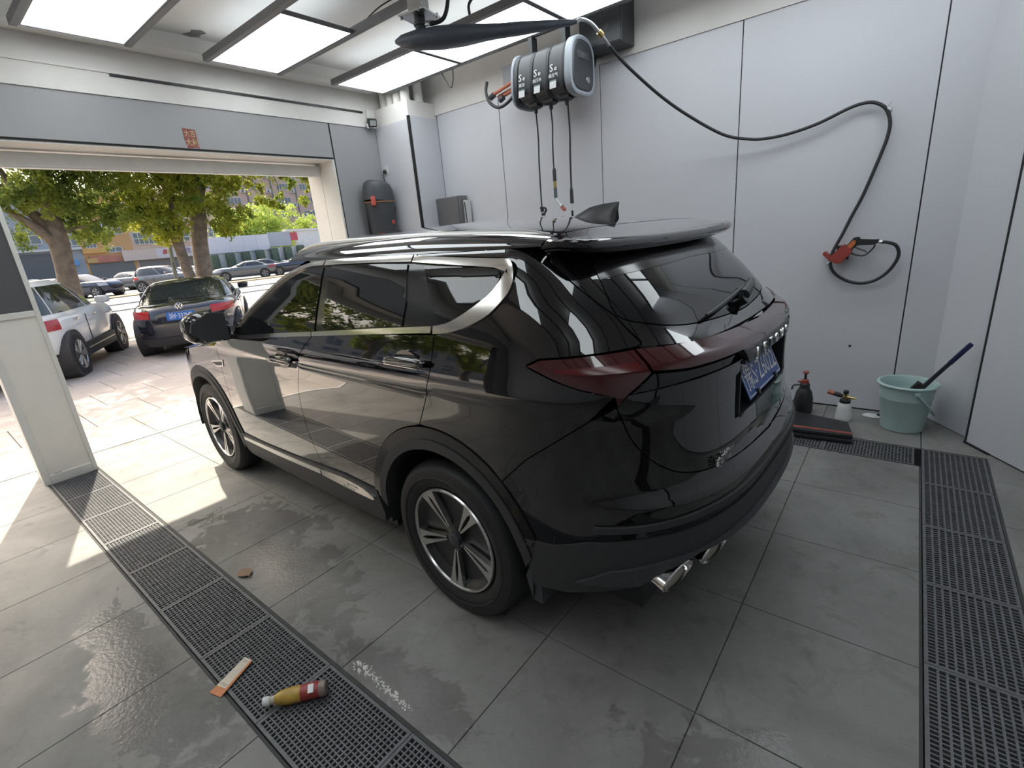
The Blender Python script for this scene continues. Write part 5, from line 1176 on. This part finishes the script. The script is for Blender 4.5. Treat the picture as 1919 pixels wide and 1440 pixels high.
# round emblem on the boot
pm = gp_(180, .862, .012, low_); Mx = basis(pm, (0, -1, 0), (.25, 0, 1))
bm = NB(); lathe(bm, [(.058, 0), (.062, .006), (.055, .008), (.052, .004)], 28, Mx); em = obj('emblem', bm, M_CHROME, vw)
def vstroke(bm, pts):
    for a, b in zip(pts, pts[1:]): tube(bm, [Mx @ Vector((*a, .004)), Mx @ Vector((*b, .004))], .0055, 6)
bm = NB(); vstroke(bm, [(-.026, .046), (0, .006), (.026, .046)]); vstroke(bm, [(-.048, .018), (-.022, -.045), (0, .0), (.022, -.045), (.048, .018)]); obj('emblem_letters', bm, M_CHROME, em)
bm = NB(); pz = gp_(180 + 40, .60, .012, low_); box(bm, pz, (.01, .16, .02), (0, 0, .0), .003); obj('boot_badge', bm, M_CHROME, vw)
pp_ = gp_(180, .70, .0, gh_)
bm = NB(); tube(bm, [(-.95, .05, 1.36), (-1.15, .05, 1.60)], .006, 6); obj('aerial', bm, M_BLACKPL, vw)
far = [('hatchback', 'dark car with the dazzling sun glint on its windscreen in the far car park', (-39.5, 7.8), 35, 'hatch', P_BLUE, ''),
       ('suv', 'large dark SUV with a bright bonnet in the far car park, behind the dark sedan', (-36.4, 11.3), 40, 'suv', P_SILV, None),
       ('sedan', 'white sedan half hidden by the tree trunks in the far car park', (-43.6, 14.6), 200, 'sedan', P_WHITE, None),
       ('sedan', 'grey sedan seen from behind right of the thick tree trunk, with a silver wheel', (-38.6, 16.9), 248, 'sedan', P_SILV, ''),
       ('sedan', 'dark blue sedan in the far car park, next in line beyond the grey sedan', (-37.6, 20.4), 246, 'sedan', P_BLUE, ''),
       ('hatchback', 'white car furthest to the right in the far car park by the pale wall', (-38.6, 24.2), 235, 'hatch', P_WHITE, None),
       ('hatchback', 'white hatchback with a dark rear window seen over the roof of the white SUV', (-31.0, 4.0), 170, 'hatch', P_WHITE, None),
       ('sedan', 'pale car whose roof shows behind the tree at the left of the far car park', (-45.5, 7.2), 20, 'sedan', P_WHITE, None),
       ('sedan', 'silver car in the second row of the far car park, behind the large dark SUV', (-44.0, 11.6), 30, 'sedan', P_SILV, None),
       ('sedan', 'black car in the second row of the far car park, behind the grey sedan', (-43.4, 20.2), 245, 'sedan', P_BLACK2, None),
       ('hatchback', 'white car in the second row near the hoarding, behind the dark blue sedan', (-43.6, 24.4), 250, 'hatch', P_WHITE, None)]
for nm, lb, (x, y), hd, kd, pt, pl_ in far: car(nm, lb, (x, y, -.03), hd, kd, pt, pl_, group='cars in the far car park', detail=False)

# yellow barrier hoop
bm = NB(); tube(bm, [(-14.3, 2.75, -.02), (-14.3, 2.75, .16), (-14.3, 2.85, .23), (-14.3, 3.05, .24), (-14.3, 3.15, .22), (-14.3, 3.22, .12), (-14.3, 3.22, -.02)], .035, 10, 4); tag(obj('barrier_hoop', bm, mat('yellow_paint', (.50, .30, .05), .5)), 'yellow steel parking hoop on the pavement between the white SUV and dark sedan', 'barrier')
bm = NB(); tube(bm, [(-17.0, 5.35, -.03), (-17.0, 5.44, 1.2), (-17.0, 5.55, 2.4)], .05, 8); tag(obj('sign_post', bm, mat('grey_green_post', (.16, .17, .16), .6)), 'thin grey post standing left of the leaning tree trunk', 'post')

# ------------------------------------------------------------------ trees
LEAF1 = leaf_mat('leaf_green', (.16, .24, .045), (.44, .45, .07)); LEAF2 = leaf_mat('leaf_dark', (.12, .18, .06), (.30, .35, .07)); LEAF3 = leaf_mat('leaf_bright', (.34, .46, .11), (.56, .62, .16))
BARK = mat('bark', (.19, .155, .125), .9, var=.3, scale=6, bump=.6, bscale=18)
def leaves(name, cl, m, parent, n, size, seed):
    rs = np.random.RandomState(seed); V = []; F = []
    for cx, cy, cz, r in cl:
        k = int(n * (r / .8) ** 1.5)
        d = rs.normal(size=(k, 3)); d /= np.linalg.norm(d, axis=1, keepdims=True); rad = r * rs.uniform(.15, 1, (k, 1)) ** .5
        # sub-clumps
        c = np.array([cx, cy, cz]) + d * rad * [1, 1, .72]
        sub = rs.randint(0, max(3, k // 28), k); so_ = rs.normal(size=(max(3, k // 28), 3)) * r * .55 * [1, 1, .7]; c = np.where(rs.rand(k, 1) < .6, np.array([cx, cy, cz]) + so_[sub] + rs.normal(size=(k, 3)) * r * .14, c)
        u = rs.normal(size=(k, 3)); u /= np.linalg.norm(u, axis=1, keepdims=True); w = rs.normal(size=(k, 3)) + [0, 0, .2]; w = np.cross(u, w); w /= np.linalg.norm(w, axis=1, keepdims=True)
        s = size * rs.uniform(.6, 1.25, (k, 1)); b = len(V)
        q = np.stack([c - u * s, c + w * s * .42, c + u * s, c - w * s * .42], 1).reshape(-1, 3); V.extend(q.tolist())
        F.extend([(b + 4 * i, b + 4 * i + 1, b + 4 * i + 2, b + 4 * i + 3) for i in range(k)])
    me = bpy.data.meshes.new(name); me.from_pydata(V, [], F); me.materials.append(m); o = bpy.data.objects.new(name, me); C.objects.link(o); o.parent = parent; o['kind'] = 'stuff'; return o
def tree(label, base, trunk, branches, clusters, m, seed, n=1250, size=.062):
    t = thing('street_tree', label, 'tree', base, group='street trees along the pavement')
    bm = NB(); tube(bm, [Vector(p) - Vector(base) for p, r in trunk], [r for p, r in trunk], 14, 4); obj('trunk', bm, BARK, t, smooth=60)
    for br_ in branches:
        bm = NB(); tube(bm, [Vector(p) - Vector(base) for p, r in br_], [r for p, r in br_], 9, 4); obj('branch', bm, BARK, t, smooth=60)
    leaves('foliage', [(x - base[0], y - base[1], z - base[2], r) for x, y, z, r in clusters], m, t, n, size, seed); return t
X = -15.5
def lay(yz, r=.42, dx=.5, seed=1):
    rs = random.Random(seed); return [(X + rs.uniform(-dx, dx), y, z, r * rs.uniform(.8, 1.15)) for y, z in yz]
c1 = [(2.32, 3.68), (2.77, 3.75), (3.23, 3.76), (3.71, 3.74), (4.16, 3.67), (2.44, 3.34), (2.89, 3.36), (3.48, 3.27), (3.93, 3.22), (3.06, 2.96), (3.46, 2.83), (3.86, 2.76), (3.5, 2.45), (3.81, 2.45), (2.07, 2.48), (4.07, 2.94), (3.2, 3.3), (3.7, 3.0)]
c2 = [(4.45, 3.56), (4.77, 3.5), (5.21, 3.57), (5.56, 3.51), (4.48, 3.05), (4.92, 2.92), (5.25, 2.78), (5.7, 3.04), (4.69, 2.53), (4.94, 2.36), (4.5, 2.67), (5.51, 3.31), (4.51, 3.37), (5.06, 2.25), (4.8, 3.2), (5.2, 3.1)]
c1 += [(2.0, 3.2), (2.2, 3.0), (2.6, 3.55), (3.0, 3.6), (3.5, 3.6), (3.95, 3.5), (2.7, 3.1), (3.25, 3.05), (3.7, 2.6), (3.3, 2.7)]
c2 += [(4.6, 3.75), (5.0, 3.7), (5.4, 3.7), (5.75, 3.75), (5.0, 3.4), (4.4, 2.9), (5.5, 3.0), (5.2, 2.5), (4.7, 2.75)]
c3 = [(6.62, 3.73), (6.76, 3.45), (6.95, 3.6), (6.57, 3.24), (6.69, 2.88), (6.88, 2.73), (6.34, 2.45), (6.46, 2.33), (6.09, 3.78), (6.36, 3.79), (6.72, 2.47), (6.34, 2.89), (6.55, 3.05)]
c4 = [(7.58, 3.61), (7.85, 3.54), (7.93, 3.22), (7.74, 3.05), (8.49, 3.77), (8.8, 3.63), (8.55, 3.31), (8.31, 3.05), (9.18, 3.71), (9.41, 3.47), (9.24, 3.15), (9.13, 3.87)]
def crown(cx, cy, cz, n, rx, rz, seed, r=.75):
    rs = random.Random(seed); o = []
    while len(o) < n:
        x, y, z = rs.uniform(-1, 1), rs.uniform(-1, 1), rs.uniform(-1, 1)
        if x * x + y * y + z * z > 1: continue
        zz = cz + z * rz
        if zz < 4.0: continue
        o.append((cx + x * rx, cy + y * rx, zz, r * rs.uniform(.8, 1.2)))
    return o
tree('leafy street tree with forking dark limbs at the left of the doorway view', (X, 2.70, 0), [((X, 2.68, -.1), .26), ((X, 2.72, 1.0), .22), ((X, 2.78, 1.75), .19), ((X, 2.82, 2.35), .20), ((X, 2.85, 3.1), .14), ((X, 2.88, 3.9), .11), ((X, 2.9, 5.5), .06)],
     [[((X, 2.80, 2.15), .13), ((X + .1, 2.60, 2.46), .11), ((X + .15, 2.40, 2.70), .09), ((X + .2, 2.1, 3.0), .06)], [((X, 2.82, 2.3), .13), ((X - .1, 2.70, 2.75), .10), ((X - .2, 2.50, 3.12), .08), ((X - .3, 2.3, 3.9), .05)], [((X, 2.80, 2.25), .11), ((X, 2.62, 2.72), .09), ((X, 2.38, 3.05), .07), ((X, 2.15, 3.5), .05)], [((X, 2.86, 2.42), .05), ((X + .1, 3.08, 2.52), .03), ((X + .2, 3.4, 2.6), .02)]],
     lay(c1, .36, .8, 1) + crown(X + 1.2, 2.6, 5.4, 34, 3.0, 1.7, 11), LEAF2, 5)
tree('slender leaning street tree left of the thick trunk', (X, 5.42, 0), [((X, 5.45, -.1), .17), ((X, 5.36, .87), .15), ((X, 5.30, 1.24), .135), ((X, 5.26, 1.74), .13), ((X, 5.24, 2.23), .14), ((X, 5.33, 2.84), .10), ((X, 5.38, 3.5), .07), ((X, 5.4, 4.8), .04)],
     [[((X, 5.26, 2.6), .05), ((X, 5.05, 2.95), .04), ((X, 4.9, 3.3), .03)]], lay(c2, .36, .7, 2) + crown(X + .8, 4.9, 5.2, 20, 2.2, 1.4, 12), LEAF1, 6)
tree('thick trunked street tree forking under the door beam', (X, 5.70, 0), [((X - .2, 5.68, -.1), .25), ((X - .2, 5.71, .75), .225), ((X - .2, 5.77, 1.41), .21), ((X - .2, 5.85, 2.13), .205), ((X - .2, 5.97, 2.75), .22), ((X - .2, 6.06, 3.15), .17), ((X - .2, 6.15, 3.65), .12), ((X - .2, 6.3, 5.2), .07)],
     [[((X - .2, 5.98, 2.85), .15), ((X - .1, 5.84, 3.40), .115), ((X, 5.55, 3.80), .095), ((X, 5.1, 4.5), .06)], [((X - .2, 6.10, 3.15), .10), ((X - .3, 6.39, 3.66), .085), ((X - .3, 6.65, 4.2), .06)], [((X - .2, 6.03, 3.2), .075), ((X - .2, 5.98, 3.58), .06), ((X - .2, 5.93, 4.3), .05)],
      [((X - .2, 6.45, 3.8), .03), ((X - .1, 6.9, 3.97), .02), ((X, 7.3, 3.85), .014), ((X + .1, 7.85, 3.50), .008)], [((X - .2, 7.3, 4.1), .02), ((X, 8.1, 3.95), .016), ((X, 8.37, 3.62), .012), ((X, 8.28, 3.25), .006)]],
     lay(c3, .33, .6, 3) + lay(c4, .20, .5, 4) + crown(X + 1.0, 6.6, 5.6, 34, 3.0, 1.7, 13), LEAF1, 7)
# the street outside the neighbouring bay (seen mirrored in the SUV's side)
for k, (ty, sd_) in enumerate(((-2.6, 21), (-7.2, 22), (-12.0, 23))):
    tree('street tree outside the neighbouring bay, %s to the left of the door pillar' % ORD[k], (X, ty, 0), [((X, ty, -.1), .24), ((X, ty + .1, 1.5), .2), ((X + .1, ty, 2.6), .19), ((X, ty, 5.0), .08)],
         [[((X + .1, ty, 2.5), .12), ((X + .3, ty - .8, 3.6), .09), ((X + .5, ty - 1.5, 4.6), .05)], [((X + .1, ty, 2.5), .12), ((X, ty + .9, 3.5), .09), ((X, ty + 1.6, 4.6), .05)]],
         [(X + random.uniform(-.8, .8), ty + random.uniform(-2.2, 2.2), random.uniform(2.6, 3.9), .5) for _ in range(16)] + crown(X + 1.0, ty, 5.3, 30, 3.0, 1.8, sd_), LEAF2 if k % 2 else LEAF1, sd_, 420, .1)
car('sedan', 'white sedan parked outside the neighbouring bay, left of the door pillar', (-11.5, -4.2, 0), 180 - 20, 'sedan', P_WHITE, '')
bs = thing('round_tree', 'bright green rounded tree behind the pale hoarding', 'tree', (-49, 24.2, 0))
bm = NB(); tube(bm, [(0, 0, -.1), (.1, 0, 1.5), (0, .1, 4.0)], [.25, .2, .1], 10, 3); obj('trunk', bm, BARK, bs)
rs = random.Random(9)
leaves('foliage', [(rs.uniform(-1, 1), rs.uniform(-3.6, 4.6), rs.uniform(2.2, 5.2), 1.15) for _ in range(36)] + [(0, .8, 6.0, 1.0), (0, -.8, 5.6, 1.0), (0, 2.6, 5.6, 1.0), (0, -2.4, 5.0, 1.0), (0, 4.2, 4.6, 1.0)], LEAF3, bs, 230, .15, 4)

# ------------------------------------------------------------------ buildings
BX = -60.0
M_WIN = mat('far_window_glass', (.20, .22, .23), .15, var=.15, scale=.6); M_WFR = mat('far_window_frame', (.62, .60, .58), .6)
def facade(name, label, y0, y1, z1, m, x=BX, depth=7.0):
    b = thing(name, label, 'building', (x, y0, 0)); bm = NB(); bx(bm, (-depth, 0, -.1), (0, y1 - y0, z1)); obj('wall', bm, m, b, smooth=0); b['w'] = 0; del b['w']; return b
def win(b, y0, y1, z0, z1, nx=2, nz=1):
    o = b.location.y; y0 -= o; y1 -= o
    bm = NB(); e = .06
    bx(bm, (0.0, y0, z0), (.08, y1, z0 + e)); bx(bm, (0.0, y0, z1 - e), (.08, y1, z1))
    for i in range(nx + 1): yy = y0 + (y1 - y0 - e) * i / nx; bx(bm, (0.0, yy, z0 + e), (.08, yy + e, z1 - e))
    for j in range(1, nz): zz = z0 + (z1 - z0) * j / nz; bx(bm, (.0, y0 + e, zz - e / 2), (.07, y1 - e, zz + e / 2))
    f = obj('window', bm, M_WFR, b, smooth=0)
    for i in range(nx):
        a = y0 + (y1 - y0 - e) * i / nx + e; c = y0 + (y1 - y0 - e) * (i + 1) / nx; bm = NB(); bx(bm, (.005, a, z0 + e), (.03, c, z1 - e)); obj('pane', bm, M_WIN, f, smooth=0)
def block(b, nm, y0, y1, z0, z1, m, d=.12, d0=0.0):
    o = b.location.y; bm = NB(); bx(bm, (d0, y0 - o, z0), (d, y1 - o, z1)); return obj(nm, bm, m, b, smooth=0)
def aircon(b, y, z):
    bm = NB(); o = b.location.y; bx(bm, (.02, y - o - .36, z), (.32, y - o + .36, z + .45), .03, 1); a = obj('air_conditioner', bm, M_WFR, b)
    bm = NB(); cyl(bm, (.32, y - o - .08, z + .22), (.335, y - o - .08, z + .22), .17, n=16); obj('fan_grille', bm, M_GREYBOX, a)
b1 = facade('shop_building', 'grey blue building with a dark shutter and pale ledge at the far left', 2.0, 12.30, 9.0, mat('blue_grey_wall', (.34, .36, .40), .7))
block(b1, 'ledge', 2.0, 12.30, 3.47, 3.68, M_WFR, .35); block(b1, 'shutter', 2.2, 11.3, .3, 3.30, mat('dark_shutter', (.13, .13, .135), .6), .06)
for k in range(5): win(b1, 2.6 + 1.9 * k, 4.1 + 1.9 * k, 4.1, 5.6, 2, 2)
win(b1, 11.3, 12.2, 3.8, 4.6, 2)
b0 = facade('shop_building', 'long beige building across the street left of the grey blue one', -60.0, 2.0, 11.0, mat('beige_wall', (.50, .42, .35), .7))
for i in range(14):
    for j in range(3): win(b0, -54 + 4 * i, -51.6 + 4 * i, 3.2 + 2.6 * j, 4.8 + 2.6 * j, 2)
b2 = facade('shop_building', 'orange shop building with blue and red signboards across the street', 12.30, 16.3, 8.5, mat('orange_wall', (.58, .33, .15), .7))
win(b2, 12.7, 13.5, 3.5, 4.1, 3); win(b2, 14.3, 15.4, 3.0, 3.5, 2); win(b2, 13.6, 15.8, 4.6, 5.8, 3, 2)
block(b2, 'orange_fascia', 12.30, 14.0, 3.05, 3.5, mat('bright_orange', (.66, .36, .12), .6), .2); block(b2, 'red_signboard', 12.6, 14.95, 2.15, 2.75, mat('faded_red_sign', (.48, .18, .13), .6, var=.2, scale=1.5), .25)
block(b2, 'yellow_signboard', 12.4, 13.2, 2.2, 2.6, mat('yellow_sign', (.55, .36, .14), .6), .27); block(b2, 'blue_signboard', 10.4, 11.75, 2.1, 2.6, mat('blue_sign', (.12, .32, .62), .5), .3); block(b2, 'shop_front', 12.5, 16.0, .1, 2.1, M_GREYBOX, .05)
b3 = facade('shop_building', 'pink building with long window rows above a pale shop signboard', 16.3, 26.0, 8.6, mat('pink_wall', (.60, .43, .34), .7, var=.1))
b3['label'] = 'pink building with long window rows above a pale shop signboard'
win(b3, 16.5, 19.0, 3.55, 4.7, 6, 2); win(b3, 20.3, 22.6, 3.6, 5.0, 4, 3); win(b3, 23.4, 24.8, 3.9, 4.9, 3, 2); win(b3, 16.5, 19.0, 5.6, 7.0, 5, 2); win(b3, 20.4, 22.9, 5.9, 7.1, 4, 2); aircon(b3, 19.6, 3.3)
block(b3, 'signboard', 15.2, 23.3, 2.1, 3.1, mat('pale_pink_sign', (.66, .52, .46), .6), .3)
block(b3, 'white_sign_area', 18.0, 23.3, 2.12, 3.08, mat('pale_lilac_sign', (.66, .58, .62), .6), .32); block(b3, 'brown_band', 19.8, 23.6, 5.15, 5.45, mat('brown_band2', (.50, .28, .16), .7), .1)
o = b3.location.y
text('生态', .58, basis((.335, 21.3 - o, 2.66), (0, 1, 0), (0, 0, 1)), mat('purple_letters', (.14, .09, .25), .6), b3, name='sign_letters', ext=.01)
for (yy, mm) in ((18.75, mat('logo_red', (.5, .1, .12), .6)), (19.15, mat('logo_yellow', (.6, .45, .1), .6))):
    bm = NB(); prism(bm, [(yy - o - .2, 2.5), (yy - o + .15, 2.5), (yy - o + .28, 2.9), (yy - o - .05, 2.95)], lambda y, z, t: Vector((t, y, z)), .32, .335); obj('sign_logo', bm, mm, b3, smooth=0)
block(b3, 'shop_front', 16.4, 25.8, .1, 2.05, mat('shop_dark', (.20, .18, .17), .6), .05)
bm = NB(); prism(bm, [(20.1 - o, 4.3), (20.55 - o, 4.55), (20.6 - o, 4.2), (20.3 - o, 4.0)], lambda y, z, t: Vector((t, y, z)), .6, .62); obj('red_flag', bm, mat('flag_red', (.6, .05, .05), .6), b3, smooth=0)
b4 = facade('apartment_building', 'tall pinkish apartment block with air conditioners seen right of the tree', 27.5, 62.0, 24.0, mat('apartment_pink', (.58, .42, .35), .7, var=.05), x=-75.0)
for i in range(9):
    for j in range(6):
        y = 29.0 + 3.7 * i; z = 4.7 + 1.95 * j * 1.0
        win(b4, y, y + 1.95, z, z + .9, 4); aircon(b4, y + 2.4, z - .45)
for i in range(9): block(b4, 'downpipe', 31.9 + 3.7 * i, 32.05 + 3.7 * i, 1.0, 23.5, M_GREYBOX, .1)
hd = thing('hoarding', 'long pale hoarding wall with a grey section and a red end panel across the street', 'wall', (-46, 17.2, 0))
for k in range(5):
    y0 = 17.2 + 1.14 * k - 17.2; bm = NB(); bx(bm, (-.15, y0, 1.98 + .07 * 0), (0, y0 + 1.13, 3.32)); obj('panel', bm, mat('pale_hoarding', (.66, .65, .69), .6, var=.02), hd, smooth=0)
bm = NB(); bx(bm, (-.15, 22.9 - 17.2, 2.2), (0, 25.0 - 17.2, 3.45)); obj('grey_panel', bm, mat('grey_hoarding', (.40, .42, .46), .6, var=.02), hd, smooth=0)
bm = NB(); bx(bm, (-.15, 25.0 - 17.2, 2.62), (.02, 25.7 - 17.2, 3.34)); obj('red_panel', bm, mat('red_hoarding', (.52, .09, .11), .6), hd, smooth=0)
bm = NB(); bx(bm, (-.3, 17.0 - 17.2, -.1), (-.16, 27.0 - 17.2, 2.1)); bx(bm, (-.5, 25.6 - 17.2, -.1), (-.1, 31.0 - 17.2, 3.45)); bx(bm, (-.6, 24.6 - 17.2, 3.45), (.05, 31.0 - 17.2, 3.62)); obj('white_wall', bm, M_PLASTER, hd, smooth=0)
for k in range(7):
    bm = NB(); y0 = .3 + 1.3 * k; bx(bm, (.02, y0, .7), (.5, y0 + .65, 1.9 + .04 * k), .1, 2); obj('hedge_box', bm, mat('hedge_green', (.10, .13, .09), .9, var=.4, scale=8, bump=.6, bscale=20), hd)
bm = NB(); bx(bm, (.05, -.5, -.05), (.45, 9.0, .75)); obj('hedge_base', bm, mat('hedge_green', (.10, .13, .09), .9), hd)
